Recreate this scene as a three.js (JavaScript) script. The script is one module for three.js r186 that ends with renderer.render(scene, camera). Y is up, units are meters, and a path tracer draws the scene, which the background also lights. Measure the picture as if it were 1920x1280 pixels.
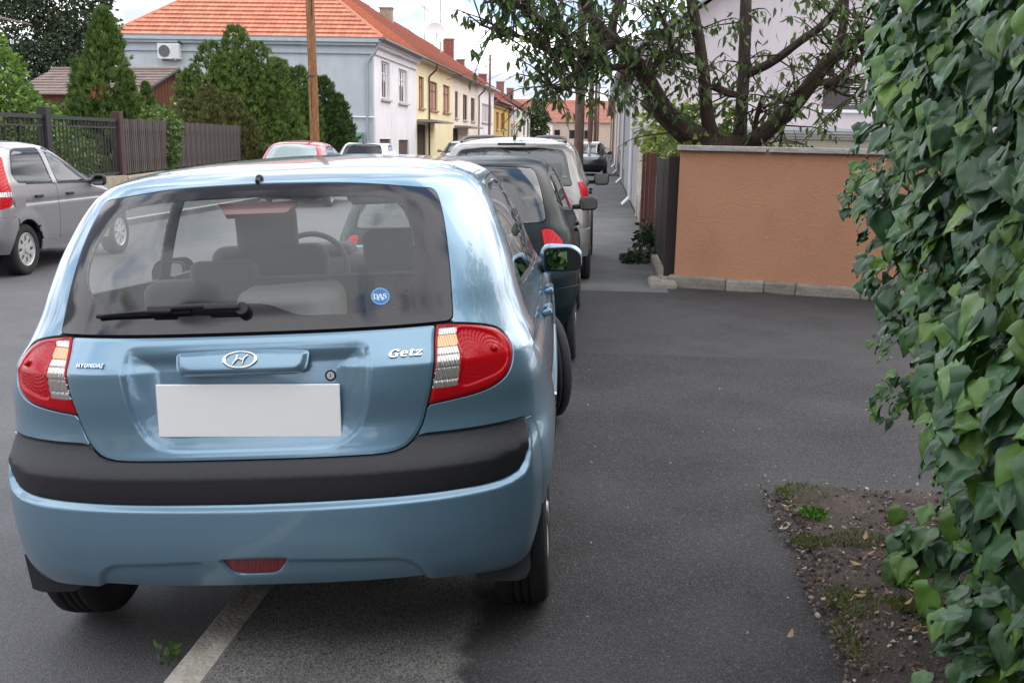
import * as THREE from 'three';
import { RoundedBoxGeometry } from 'three/addons/geometries/RoundedBoxGeometry.js';
import { mergeGeometries } from 'three/addons/utils/BufferGeometryUtils.js';
import { FontLoader } from 'three/addons/loaders/FontLoader.js';
import { TextGeometry } from 'three/addons/geometries/TextGeometry.js';

// ---------- camera, sky, sun, exposure ----------
// x right across the street, y up, -z along the street; the carriageway lies at y = 0, the pavement at 0.10
const scene = new THREE.Scene();
const R = THREE.MathUtils.degToRad;
const camera = new THREE.PerspectiveCamera(2 * Math.atan(640 / 2045.67) * 180 / Math.PI, 1.5, 0.1, 1500);
camera.position.set(0, 1.6, 0);
camera.rotation.order = 'YXZ';
camera.rotation.set(R(-13.2308), R(3.5707), R(1.1754));
camera.setViewOffset(1920, 1280, 960 - 990.52, 640 - 742.19, 1920, 1280);   // the photograph is a crop: its lens axis lies right of and below the middle
camera.updateMatrixWorld(true);
const renderer = new THREE.WebGLRenderer({ antialias: true });
renderer.toneMapping = THREE.LinearToneMapping;
renderer.toneMappingExposure = 1.52;
renderer.shadowMap.enabled = true;

function mulberry(a) { return () => { a |= 0; a = a + 0x6D2B79F5 | 0; let t = Math.imul(a ^ a >>> 15, 1 | a); t = t + Math.imul(t ^ t >>> 7, 61 | t) ^ t; return ((t ^ t >>> 14) >>> 0) / 4294967296; }; }
const hash3 = (x, y, z) => { let h = Math.imul(x, 374761393) ^ Math.imul(y, 668265263) ^ Math.imul(z, 2147483647 - 1274126177); h = Math.imul(h ^ h >>> 13, 1274126177); return ((h ^ h >>> 16) >>> 0) / 4294967296; };
const sm = t => t * t * (3 - 2 * t), clamp = (x, a = 0, b = 1) => Math.min(b, Math.max(a, x)), lerp = (a, b, t) => a + (b - a) * t, sstep = (a, b, x) => sm(clamp((x - a) / (b - a)));
function vnoise(x, y, per = 0, seed = 0) {               // value noise, tiling every per cells
  const xi = Math.floor(x), yi = Math.floor(y), u = sm(x - xi), v = sm(y - yi), w = k => per ? ((k % per) + per) % per : k;
  const a = hash3(w(xi), w(yi), seed), b = hash3(w(xi + 1), w(yi), seed), c = hash3(w(xi), w(yi + 1), seed), d = hash3(w(xi + 1), w(yi + 1), seed);
  return lerp(lerp(a, b, u), lerp(c, d, u), v);
}
function fbm(x, y, per, seed, oct = 5, gain = .5) { let s = 0, a = 1, n = 0; for (let o = 0; o < oct; o++) { s += a * vnoise(x, y, per, seed + o * 17); n += a; a *= gain; x *= 2; y *= 2; per *= 2; } return s / n; }

{ // a bright broken overcast: white cloud sheets with grey bellies and a few pale blue gaps
  const w = 2048, h = 1024, a = new Float32Array(w * h * 4);
  for (let j = 0; j < h; j++) for (let i = 0; i < w; i++) {
    const el = (j + .5) / h * Math.PI - Math.PI / 2, az = (i + .5) / w * Math.PI * 2, k = (j * w + i) * 4;
    const y = Math.sin(Math.max(el, .0)), cx = Math.cos(az) * Math.cos(el), cz = Math.sin(az) * Math.cos(el), q = 1 / (y + .12);
    const px = cx * q * 2.5 + 40, pz = cz * q * 2.5 + 40;
    const wx = fbm(px * .8, pz * .8, 0, 5, 3) - .5, wz = fbm(px * .8 + 9, pz * .8, 0, 6, 3) - .5;
    const c = fbm(px + wx * 1.6, pz + wz * 1.6, 0, 11, 6), belly = fbm(px * .9 + 31 + wx, pz * .9 + wz, 0, 23, 5);
    const ahead = Math.exp(-(((az - 4.75) / .26) ** 2) - (((el - .075) / .05) ** 2));   // a pale blue gap low over the end of the street
    const cover = sstep(.27, .45, c) * (1 - .85 * ahead), b = sstep(.34, .55, belly);
    const cl = [lerp(.38, 1.85, b), lerp(.40, 1.87, b), lerp(.48, 1.92, b)], low = sstep(0, .22, y);
    const sky = [lerp(.66, .40, low), lerp(.82, .62, low), lerp(1.12, 1.0, low)];
    for (let t = 0; t < 3; t++) a[k + t] = el < 0 ? [.16, .16, .17][t] : lerp(sky[t], cl[t], cover);
    a[k + 3] = 1;
  }
  const sky = new THREE.DataTexture(a, w, h, THREE.RGBAFormat, THREE.FloatType);
  sky.mapping = THREE.EquirectangularReflectionMapping; sky.magFilter = THREE.LinearFilter; sky.minFilter = THREE.LinearFilter; sky.needsUpdate = true;
  scene.background = sky; scene.environment = sky;
}
const sun = new THREE.DirectionalLight(0xfff1e0, 1.0);      // veiled by the clouds: wide and weak
sun.position.set(50, 62, -62); sun.castShadow = true; sun.shadow.radius = 90;
sun.shadow.mapSize.set(4096, 4096);
Object.assign(sun.shadow.camera, { left: -60, right: 60, top: 60, bottom: -60, near: 1, far: 300 });
scene.add(sun);
// ---------- names, groups, geometry helpers ----------
const used = new Map();
function numbered(n) { const k = used.get(n) || 0; used.set(n, k + 1); return k ? `${n}_${String(k).padStart(3, '0')}` : n; }
const shade = o => { o.castShadow = o.receiveShadow = true; return o; };
function tag(o, label, category, group) { o.userData.label = label; o.userData.category = category; if (group) o.userData.group = group; return o; }
function thing(name, label, category, pos = [0, 0, 0], turn = 0, group) {
  const o = new THREE.Group(); o.name = numbered(name); o.position.set(...pos); o.rotation.y = turn; tag(o, label, category, group); scene.add(o); return o;
}
function part(parent, name, geo, mat) { const m = shade(new THREE.Mesh(Array.isArray(geo) ? join(geo) : geo, mat)); m.name = name; parent.add(m); return m; }
function single(name, geo, mat, label, category, group) { const m = shade(new THREE.Mesh(Array.isArray(geo) ? join(geo) : geo, mat)); m.name = numbered(name); tag(m, label, category, group); scene.add(m); return m; }
function struct(name, geo, mat) { const m = shade(new THREE.Mesh(Array.isArray(geo) ? join(geo) : geo, mat)); m.name = numbered(name); m.userData.kind = 'structure'; scene.add(m); return m; }
function structGroup(name) { const g = new THREE.Group(); g.name = numbered(name); g.userData.kind = 'structure'; scene.add(g); return g; }
function join(list) {
  list = list.map(g => g.index ? g.toNonIndexed() : g);
  for (const g of list) { for (const k of Object.keys(g.attributes)) if (!['position', 'normal', 'uv'].includes(k)) g.deleteAttribute(k); if (!g.attributes.uv) g.setAttribute('uv', new THREE.Float32BufferAttribute(new Float32Array(g.attributes.position.count * 2), 2)); }
  return mergeGeometries(list);
}
function boxUV(g, k = 1) {                               // uv in metres from the flattest side
  if (g.index) g = g.toNonIndexed();
  const p = g.attributes.position, n = g.attributes.normal, uv = new Float32Array(p.count * 2);
  for (let i = 0; i < p.count; i++) {
    const a = Math.abs(n.getX(i)), b = Math.abs(n.getY(i)), c = Math.abs(n.getZ(i)), x = p.getX(i), y = p.getY(i), z = p.getZ(i);
    const [u, v] = b > a && b > c ? [x, z] : a > c ? [z, y] : [x, y];
    uv[2 * i] = u * k; uv[2 * i + 1] = v * k;
  }
  g.setAttribute('uv', new THREE.BufferAttribute(uv, 2)); return g;
}
function bx(w, h, d, x = 0, y = 0, z = 0, ry = 0) { const g = new THREE.BoxGeometry(w, h, d); if (ry) g.rotateY(ry); g.translate(x, y, z); return boxUV(g); }
function span(x0, x1, y0, y1, z0, z1) { return bx(Math.abs(x1 - x0), Math.abs(y1 - y0), Math.abs(z1 - z0), (x0 + x1) / 2, (y0 + y1) / 2, (z0 + z1) / 2); }
function rbx(w, h, d, r, x = 0, y = 0, z = 0, seg = 3) { const g = new RoundedBoxGeometry(w, h, d, seg, r); g.translate(x, y, z); return g; }
const V = (x, y, z) => new THREE.Vector3(x, y, z);
function tube(pts, r, seg = 24, rad = 8) { const c = new THREE.CatmullRomCurve3(pts.map(p => Array.isArray(p) ? V(...p) : p)); return new THREE.TubeGeometry(c, seg, r, rad); }
function rod(a, b, r0, r1 = r0, rad = 8) {
  const A = V(...a), B = V(...b), d = B.clone().sub(A), g = new THREE.CylinderGeometry(r1, r0, d.length(), rad, 1);
  g.translate(0, d.length() / 2, 0); g.applyQuaternion(new THREE.Quaternion().setFromUnitVectors(V(0, 1, 0), d.normalize())); g.translate(...a); return g;
}
function taper(pts, radii, rad = 8, seg = 6) {           // a limb: smooth path with its own radius at each point
  const c = new THREE.CatmullRomCurve3(pts.map(p => V(...p))), n = (pts.length - 1) * seg, fr = c.computeFrenetFrames(n), pos = [], nor = [], uv = [], idx = [];
  let run = 0, last = null;
  for (let i = 0; i <= n; i++) {
    const t = i / n, P = c.getPoint(t), k = Math.min(pts.length - 2, Math.floor(t * (pts.length - 1))), f = t * (pts.length - 1) - k, r = lerp(radii[k], radii[k + 1], f);
    if (last) run += P.distanceTo(last); last = P;
    for (let j = 0; j <= rad; j++) {
      const a = j / rad * Math.PI * 2, N = fr.normals[i].clone().multiplyScalar(Math.cos(a)).addScaledVector(fr.binormals[i], Math.sin(a)), w = r * (1 + .12 * (vnoise(i * .9, j % rad * 1.3, 0, 3) - .5));
      pos.push(P.x + N.x * w, P.y + N.y * w, P.z + N.z * w); nor.push(N.x, N.y, N.z); uv.push(j / rad * r * 6.28, run);
    }
  }
  for (let i = 0; i < n; i++) for (let j = 0; j < rad; j++) { const a = i * (rad + 1) + j, b = a + rad + 1; idx.push(a, a + 1, b, b, a + 1, b + 1); }
  const g = new THREE.BufferGeometry(); g.setAttribute('position', new THREE.Float32BufferAttribute(pos, 3)); g.setAttribute('normal', new THREE.Float32BufferAttribute(nor, 3)); g.setAttribute('uv', new THREE.Float32BufferAttribute(uv, 2)); g.setIndex(idx); return g;
}
function prism(pts, depth) { const s = new THREE.Shape(pts.map(p => new THREE.Vector2(...p))); return new THREE.ExtrudeGeometry(s, { depth, bevelEnabled: false }); }

// ---------- textures and materials ----------
const enc = v => Math.round(255 * (v <= .0031308 ? 12.92 * Math.max(v, 0) : 1.055 * Math.pow(Math.min(v, 1), 1 / 2.4) - .055));
function tex(w, h, fn, perMetre = [1, 1], color = true) {  // fn(i, j) gives linear [r, g, b] or one grey value
  const a = new Uint8Array(w * h * 4);
  for (let j = 0; j < h; j++) for (let i = 0; i < w; i++) {
    const c = fn(i, j), k = (j * w + i) * 4;
    if (color) { a[k] = enc(c[0]); a[k + 1] = enc(c[1]); a[k + 2] = enc(c[2]); } else a[k] = a[k + 1] = a[k + 2] = Math.round(clamp(c) * 255);
    a[k + 3] = 255;
  }
  const t = new THREE.DataTexture(a, w, h, THREE.RGBAFormat); t.wrapS = t.wrapT = THREE.RepeatWrapping; t.magFilter = THREE.LinearFilter; t.minFilter = THREE.LinearMipmapLinearFilter; t.generateMipmaps = true;
  if (color) t.colorSpace = THREE.SRGBColorSpace; t.repeat.set(...perMetre); t.needsUpdate = true; return t;
}
const lin = (r, g, b) => new THREE.Color().setRGB(r, g, b);
const std = (c, rough = .8, o = {}) => new THREE.MeshStandardMaterial({ color: lin(...c), roughness: rough, ...o });
const phys = (c, rough = .5, o = {}) => new THREE.MeshPhysicalMaterial({ color: lin(...c), roughness: rough, ...o });
const mixc = (a, b, t) => [lerp(a[0], b[0], t), lerp(a[1], b[1], t), lerp(a[2], b[2], t)];
const grainTone = tex(512, 512, (i, j) => { const n = .80 + .24 * fbm(i / 64, j / 64, 8, 40, 5) + .10 * (hash3(i, j, 7) - .5); return [n, n * .995, n * .985]; }, [.45, .45]);
const grainBump = tex(512, 512, (i, j) => fbm(i / 8, j / 8, 64, 41, 4), [1.3, 1.3], false);
const streakTone = tex(512, 512, (i, j) => { const n = .78 + .22 * fbm(i / 24, j / 120, 0, 61, 4) + .14 * fbm(i / 90, j / 90, 0, 62, 4); return [n, n * .99, n * .97]; }, [.22, .22]);
const plaster = (c, o = {}) => std(c, .92, { map: streakTone, bumpMap: grainBump, bumpScale: .003, ...o });
const woodTex = tex(256, 1024, (i, j) => { const g = fbm(i / 10, j / 220, 0, 71, 5), k = fbm(i / 3, j / 80, 0, 72, 3), n = .55 + .5 * g + .22 * (k - .5); return [n, n * .96, n * .9]; }, [1.6, .5]);
const woodBump = tex(256, 512, (i, j) => fbm(i / 5, j / 110, 0, 73, 4), [2.5, .8], false);
const timber = (c, o = {}) => std(c, .85, { map: woodTex, bumpMap: woodBump, bumpScale: .004, ...o });
const stone = tex(512, 512, (i, j) => { const n = .55 + .55 * fbm(i / 40, j / 40, 0, 81, 5) + .25 * (hash3(i, j, 5) - .5); return [n, n * .97, n * .92]; }, [1, 1]);
const concrete = (c, o = {}) => std(c, .93, { map: stone, bumpMap: grainBump, bumpScale: .006, ...o });
const barkTex = tex(512, 512, (i, j) => { const n = .35 + .9 * Math.pow(fbm(i / 14, j / 60, 0, 91, 5), 1.4); return [n, n * .93, n * .86]; }, [2, 1]);
const barkBump = tex(512, 512, (i, j) => fbm(i / 12, j / 50, 0, 92, 5), [2, 1], false);
const bark = (c, o = {}) => std(c, .95, { map: barkTex, bumpMap: barkBump, bumpScale: .02, ...o });
const leafMat = (c, o = {}) => phys(c, .55, { side: THREE.DoubleSide, specularIntensity: .6, ...o });
const M = {
  rubber: std([.018, .018, .019], .88, { bumpMap: grainBump, bumpScale: .002 }),
  black: std([.012, .012, .013], .6), matteBlack: std([.016, .016, .017], .95), plastic: std([.03, .031, .034], .55, { bumpMap: grainBump, bumpScale: .0006 }),
  chrome: std([.75, .76, .78], .12, { metalness: 1 }), steel: std([.45, .46, .47], .38, { metalness: .9 }), mirror: std([.85, .86, .87], .02, { metalness: 1 }), dullMirror: std([.42, .43, .44], .03, { metalness: 1 }),
  glass: phys([.90, .94, .93], .0, { transmission: 1, thickness: 0, ior: 1.52 }), dimGlass: phys([.42, .46, .46], .0, { transmission: 1, thickness: 0, ior: 1.7 }),
  pane: phys([.02, .024, .028], .04, { ior: 1.5, specularIntensity: 1 }),
  lensRed: phys([.46, .006, .012], .10, { ior: 1.4, specularIntensity: .7 }), lensClear: phys([.55, .52, .50], .12, { metalness: .6, clearcoat: 1, clearcoatRoughness: .03 }), lensAmber: phys([.55, .24, .10], .15, { metalness: .4, clearcoat: 1, clearcoatRoughness: .03 }),
  alloy: std([.42, .42, .43], .35, { metalness: .7 }), hub: std([.40, .40, .41], .42, { metalness: .55 }),
};
const paint = (c, o = {}) => phys(c, .40, { metalness: .5, clearcoat: 1, clearcoatRoughness: .05, ...o });
// ---------- car body surfaces: horizontal outlines stacked by height ----------
// s runs round the outline from the middle of the tail (0) to the middle of the nose; s < 0 is the left side
function pchip(tab) {                                   // smooth, non-overshooting table [[x, y], ...]
  const n = tab.length, d = [], m = [];
  for (let i = 0; i < n - 1; i++) d.push((tab[i + 1][1] - tab[i][1]) / (tab[i + 1][0] - tab[i][0]));
  for (let i = 0; i < n; i++) m.push(i === 0 ? d[0] : i === n - 1 ? d[n - 2] : d[i - 1] * d[i] <= 0 ? 0 : 2 * d[i - 1] * d[i] / (d[i - 1] + d[i]));
  return x => {
    if (x <= tab[0][0]) return tab[0][1] + (x - tab[0][0]) * d[0] * 0;
    if (x >= tab[n - 1][0]) return tab[n - 1][1];
    let i = 0; while (x > tab[i + 1][0]) i++;
    const h = tab[i + 1][0] - tab[i][0], t = (x - tab[i][0]) / h, t2 = t * t, t3 = t2 * t;
    return (2 * t3 - 3 * t2 + 1) * tab[i][1] + (t3 - 2 * t2 + t) * h * m[i] + (3 * t2 - 2 * t3) * tab[i + 1][1] + (t3 - t2) * h * m[i + 1];
  };
}
const S1 = 1.1, S2 = 3.1, S3 = 4.1;
function carSurface(c) {
  const Zr = pchip(c.rear), Zf = pchip(c.front), W = pchip(c.width), taper = pchip(c.taper || [[0, 1], [1.3, 1], [3.9, .955]]);
  const n = c.n || 2.8, DR = c.cornerR || .5, DF = c.cornerF || .75;
  return (s, Y) => {                                    // [X right, Y up, Z forward]
    const a = Math.abs(s), sg = s < 0 ? -1 : 1, zr = Zr(Y), zf = Zf(Y), w = W(Y), len = zf - zr;
    const dr = Math.min(DR, len * .42), df = Math.min(DF, len * .42);
    let X, Z;
    if (a < S1) {
      const f = a / S1 * Math.PI / 2, sn = Math.sin(f), cs = Math.cos(f), r = Math.pow(Math.pow(sn, n) + Math.pow(cs, n), -1 / n);
      X = w * sn * r; Z = zr + dr - dr * cs * r;
    } else if (a <= S2) { X = w; Z = zr + dr + (zf - df - zr - dr) * (a - S1) / (S2 - S1); }
    else {
      const f = (S3 - a) / (S3 - S2) * Math.PI / 2, sn = Math.sin(Math.max(f, 0)), cs = Math.cos(f), r = Math.pow(Math.pow(sn, 2.5) + Math.pow(cs, 2.5), -1 / 2.5);
      X = w * sn * r; Z = zf - df + df * cs * r;
    }
    return [sg * X * taper(Z), Y, Z];
  };
}
const HATCH = {
  rear: [[.26, .10], [.30, .05], [.36, .022], [.45, .012], [.55, .016], [.62, .03], [.70, .066], [.76, .075], [.84, .071], [.90, .073], [.908, .0745], [.916, .079], [.97, .1145], [1.03, .155], [1.10, .195], [1.2, .258], [1.3, .335], [1.38, .402], [1.405, .428], [1.425, .49], [1.445, .60], [1.462, .80], [1.472, 1.05], [1.476, 1.3]],
  front: [[.26, 3.70], [.5, 3.82], [.65, 3.80], [.75, 3.72], [.82, 3.55], [.88, 3.35], [.94, 3.1], [.98, 2.98], [1.02, 2.90], [1.1, 2.76], [1.2, 2.58], [1.3, 2.38], [1.38, 2.2], [1.42, 2.05], [1.45, 1.85], [1.465, 1.65], [1.476, 1.4]],
  width: [[.26, .79], [.40, .815], [.55, .832], [.68, .834], [.80, .828], [.90, .805], [.97, .770], [1.03, .750], [1.1, .732], [1.2, .703], [1.3, .665], [1.36, .632], [1.39, .605], [1.415, .565], [1.44, .49], [1.46, .37], [1.472, .2], [1.476, .1]],
};
// ---------- panels cut out of a car surface ----------
function sdPoly(poly) {                                   // signed distance, positive inside
  const n = poly.length; let x0 = 1e9, x1 = -1e9, y0 = 1e9, y1 = -1e9;
  for (const [x, y] of poly) { x0 = Math.min(x0, x); x1 = Math.max(x1, x); y0 = Math.min(y0, y); y1 = Math.max(y1, y); }
  return (x, y) => {
    const ox = Math.max(x0 - x, x - x1, 0), oy = Math.max(y0 - y, y - y1, 0); if (ox + oy > .12) return -Math.hypot(ox, oy);
    let d = 1e9, s = -1;
    for (let i = 0, j = n - 1; i < n; j = i++) {
      const [ax, ay] = poly[i], [bx_, by] = poly[j], ex = bx_ - ax, ey = by - ay, wx = x - ax, wy = y - ay, t = clamp((wx * ex + wy * ey) / (ex * ex + ey * ey + 1e-12));
      d = Math.min(d, (wx - ex * t) ** 2 + (wy - ey * t) ** 2);
      if ((ay > y) !== (by > y) && x < ex * (y - ay) / (ey || 1e-12) + ax) s = -s;
    }
    return s * Math.sqrt(d);
  };
}
function rounded(pts, n = 6) {                            // a closed smooth outline through the points
  const c = new THREE.CatmullRomCurve3(pts.map(p => V(p[0], p[1], 0)), true, 'centripetal'); return c.getPoints(pts.length * n).slice(0, -1).map(p => [p.x, p.y]);
}
function corner(pts, r = .03, n = 4) {                    // a polygon with its corners rounded
  const out = [];
  pts.forEach((b, i) => {
    const a = pts[(i + pts.length - 1) % pts.length], c = pts[(i + 1) % pts.length], rr = b[2] ?? r;
    const la = Math.hypot(a[0] - b[0], a[1] - b[1]), lc = Math.hypot(c[0] - b[0], c[1] - b[1]), ta = Math.min(rr / la, .49), tc = Math.min(rr / lc, .49);
    const p = [lerp(b[0], a[0], ta), lerp(b[1], a[1], ta)], q = [lerp(b[0], c[0], tc), lerp(b[1], c[1], tc)];
    for (let k = 0; k <= n; k++) { const t = k / n; out.push([(1 - t) ** 2 * p[0] + 2 * t * (1 - t) * b[0] + t * t * q[0], (1 - t) ** 2 * p[1] + 2 * t * (1 - t) * b[1] + t * t * q[1]]); }
  });
  return out;
}
// regions: functions of (s, Y, P) that are positive inside
const inSY = poly => { const f = sdPoly(poly); return (s, Y) => f(s, Y); };                        // outline in the tail's own coordinates
const inSYmirror = poly => { const f = sdPoly(poly); return (s, Y) => f(Math.abs(s), Y); };
const inZY = (poly, side = 0) => { const f = sdPoly(poly); return (s, Y, P) => side && Math.sign(s) !== side ? -1 : f(P[2], Y); };
const inXY = (poly, front = true) => { const f = sdPoly(poly); return (s, Y, P) => (Math.abs(s) > 2.1) !== front ? -1 : f(P[0], Y); };
const wheelHole = (z, y, r) => (s, Y, P) => Math.abs(s) < .55 || Math.abs(s) > 3.75 ? -1 : r - Math.hypot(P[2] - z, Y - y);
const minus = (f, list, gap = .002) => (s, Y, P) => { let d = f(s, Y, P); for (const g of list) d = Math.min(d, -g(s, Y, P) - gap); return d; };
const inset = (f, g = .002) => (s, Y, P) => f(s, Y, P) - g;
const all = () => 1;
function gridLines(fine) {                                // lines of s and of Y
  const s = [0]; const add = (to, step) => { while (s[s.length - 1] < to - 1e-6) s.push(Math.min(to, s[s.length - 1] + step)); };
  add(.8, .011 * fine); add(1.1, .02 * fine); add(3.1, .04 * Math.sqrt(fine)); add(4.1, .05 * fine);
  return [...s.slice(1).reverse().map(x => -x), ...s];
}
function yLines(y0, y1, step, roof) { const a = []; for (let y = y0; y < roof; y += step) a.push(y); for (let k = 0; k <= 22; k++) a.push(roof + (y1 - roof) * (1 - (1 - k / 22) ** 2)); return a; }
function panelMaker(S, sL, yL) {
  const base = sL.map(s => yL.map(y => S(s, y)));
  const at = (s, Y, disp) => {
    const P = S(s, Y); if (!disp) return P; const N = normalAt(s, Y, null), d = disp(s, Y, P); return [P[0] + N[0] * d, P[1] + N[1] * d, P[2] + N[2] * d];
  };
  const normalAt = (s, Y, disp) => {                      // outward, in car axes
    const e = .0025, a = at(s + e, Y, disp), b = at(s - e, Y, disp), c = at(s, Y + e, disp), d = at(s, Y - e, disp);
    const ux = a[0] - b[0], uy = a[1] - b[1], uz = a[2] - b[2], vx = c[0] - d[0], vy = c[1] - d[1], vz = c[2] - d[2];
    let n = [uz * vy - uy * vz, ux * vz - uz * vx, uy * vx - ux * vy]; const l = Math.hypot(...n) || 1; return n.map(q => q / l);
  };
  function panel(inside, disp = null, skirt = .008, o = {}) {
    const pos = [], nor = [], uv = [], idx = [], key = new Map(), edges = [];
    const f = sL.map((s, i) => yL.map((y, j) => inside(s, y, base[i][j])));
    const vert = (k, s, y) => {
      if (key.has(k)) return key.get(k);
      const P = at(s, y, disp), N = normalAt(s, y, disp); pos.push(P[0], P[1], -P[2]); nor.push(N[0], N[1], -N[2]); uv.push(Math.abs(s) > .9 ? P[2] : P[0], y); key.set(k, pos.length / 3 - 1); return pos.length / 3 - 1;
    };
    const cut = (i0, j0, i1, j1) => {
      if (i0 > i1 || j0 > j1) [i0, j0, i1, j1] = [i1, j1, i0, j0];
      const k = `${i0},${j0},${i1},${j1}`; if (key.has(k)) return key.get(k);
      let a = 0, b = 1, fa = f[i0][j0], fb = f[i1][j1], t = fa / (fa - fb), s, y;
      for (let n = 0; n < 3; n++) {
        s = lerp(sL[i0], sL[i1], t); y = lerp(yL[j0], yL[j1], t); const v = inside(s, y, S(s, y));
        if ((v > 0) === (fa > 0)) { a = t; fa = v; } else { b = t; fb = v; }
        t = a + (b - a) * clamp(fa / (fa - fb || 1e-9), .03, .97);
      }
      return vert(k, lerp(sL[i0], sL[i1], t), lerp(yL[j0], yL[j1], t));
    };
    for (let i = 0; i < sL.length - 1; i++) for (let j = 0; j < yL.length - 1; j++) {
      const c = [[i, j], [i + 1, j], [i + 1, j + 1], [i, j + 1]], m = c.map(([a, b]) => f[a][b] > 0); if (!m.includes(true)) continue;
      const ring = [];
      for (let k = 0; k < 4; k++) {
        const [a, b] = c[k], [a2, b2] = c[(k + 1) % 4];
        if (m[k]) ring.push([vert(`${a},${b}`, sL[a], yL[b]), 0]);
        if (m[k] !== m[(k + 1) % 4]) ring.push([cut(a, b, a2, b2), m[k] ? 1 : 2]);
      }
      for (let k = 1; k < ring.length - 1; k++) idx.push(ring[0][0], ring[k][0], ring[k + 1][0]);
      for (let k = 0; k < ring.length; k++) { const a = ring[k], b = ring[(k + 1) % ring.length]; if (a[1] === 1 && b[1] === 2) edges.push([a[0], b[0]]); }
    }
    if (skirt) for (const [a, b] of edges) {              // the folded edge
      const q = pos.length / 3;
      for (const v of [a, b]) {
        const n = nor.slice(3 * v, 3 * v + 3), p = pos.slice(3 * v, 3 * v + 3), e = [pos[3 * b] - pos[3 * a], pos[3 * b + 1] - pos[3 * a + 1], pos[3 * b + 2] - pos[3 * a + 2]];
        const w = [e[1] * n[2] - e[2] * n[1], e[2] * n[0] - e[0] * n[2], e[0] * n[1] - e[1] * n[0]], l = Math.hypot(...w) || 1;
        for (const [dep, mix] of [[0, .55], [skirt, 1]]) { const nn = n.map((x, t) => x * (1 - mix) + w[t] / l * mix), ll = Math.hypot(...nn) || 1; pos.push(...p.map((x, t) => x - n[t] * dep)); nor.push(...nn.map(x => x / ll)); uv.push(uv[2 * v], uv[2 * v + 1]); }
      }
      idx.push(q, q + 1, q + 2, q + 2, q + 1, q + 3);
    }
    const g = new THREE.BufferGeometry(); g.setAttribute('position', new THREE.Float32BufferAttribute(pos, 3)); g.setAttribute('normal', new THREE.Float32BufferAttribute(nor, 3)); g.setAttribute('uv', new THREE.Float32BufferAttribute(uv, 2)); g.setIndex(idx); return g;
  }
  const frame = (s, Y, lift = 0, disp = null) => {        // a matrix that lays things on the surface: x along s, y up it, z out of it
    const P = at(s, Y, disp), N = normalAt(s, Y, disp), z = V(N[0], N[1], -N[2]), x = V(0, 1, 0).cross(z).normalize(), y = z.clone().cross(x);
    return new THREE.Matrix4().makeBasis(x, y, z).setPosition(P[0] + N[0] * lift, P[1] + N[1] * lift, -P[2] - N[2] * lift);
  };
  const point = (s, Y, lift = 0, disp = null) => { const P = at(s, Y, disp), N = normalAt(s, Y, disp); return [P[0] + N[0] * lift, P[1] + N[1] * lift, -P[2] - N[2] * lift]; };
  return { panel, frame, point, at, normalAt };
}
const inFrame = (g, m) => { g = g.clone(); g.applyMatrix4(m); return g; };
function sAtZ(S, Z, Y, side) { let a = .3, b = 3.9; for (let k = 0; k < 40; k++) { const m = (a + b) / 2; if (S(m, Y)[2] < Z) a = m; else b = m; } return side * (a + b) / 2; }

// ---------- wheels, shared by every car ----------
function tyreGeometry(r, w, rim) {
  const pts = [], h = w / 2, prof = [[rim, -h * .82], [rim + .01, -h * .95], [(r + rim) / 2, -h], [r - .02, -h * .93], [r - .004, -h * .78], [r, -h * .5]];
  for (const p of prof) pts.push(new THREE.Vector2(p[0], p[1]));
  for (const x of [-.28, 0, .28]) pts.push(new THREE.Vector2(r, h * (x - .05)), new THREE.Vector2(r - .008, h * (x - .035)), new THREE.Vector2(r - .008, h * (x + .035)), new THREE.Vector2(r, h * (x + .05)));
  for (const p of prof.slice().reverse()) pts.push(new THREE.Vector2(p[0], -p[1]));
  const g = new THREE.LatheGeometry(pts, 48); g.rotateZ(-Math.PI / 2); return g;                // axis along x
}
function rimGeometry(r, w, spokes, holes) {              // faces +x
  const list = [], dish = [[r, -w * .42], [r, w * .44], [r * .93, w * .46], [r * .90, w * .36], [r * .88, w * .30]].map(p => new THREE.Vector2(...p));
  const l = new THREE.LatheGeometry(dish, 40); l.rotateZ(-Math.PI / 2); list.push(l);
  const s = new THREE.Shape(); s.absarc(0, 0, r * .90, 0, Math.PI * 2);
  for (let k = 0; k < spokes; k++) {
    const a = k / spokes * Math.PI * 2, h = new THREE.Path();
    if (holes) h.absellipse(Math.cos(a) * r * .63, Math.sin(a) * r * .63, r * .2, r * .13, 0, Math.PI * 2, true, a);
    else { const d = Math.PI / spokes * .66, q = (rr, t) => [Math.cos(a + t) * rr, Math.sin(a + t) * rr]; h.moveTo(...q(r * .82, -d)); h.lineTo(...q(r * .82, 0)); h.lineTo(...q(r * .82, d)); h.lineTo(...q(r * .36, d * .7)); h.lineTo(...q(r * .36, -d * .7)); h.closePath(); }
    s.holes.push(h);
  }
  const f = new THREE.ExtrudeGeometry(s, { depth: .018, bevelEnabled: true, bevelSize: .004, bevelThickness: .006, bevelSegments: 2, curveSegments: 10 }); f.rotateY(Math.PI / 2); f.translate(w * .28, 0, 0); list.push(f);
  const c = new THREE.CylinderGeometry(r * .2, r * .23, .02, 20); c.rotateZ(-Math.PI / 2); c.translate(w * .28 + .03, 0, 0); list.push(c);
  for (let k = 0; k < 4; k++) { const a = k / 4 * Math.PI * 2 + .4, b = new THREE.CylinderGeometry(.009, .009, .012, 6); b.rotateZ(-Math.PI / 2); b.translate(w * .28 + .028, Math.cos(a) * r * .29, Math.sin(a) * r * .29); list.push(b); }
  return list;
}
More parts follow.
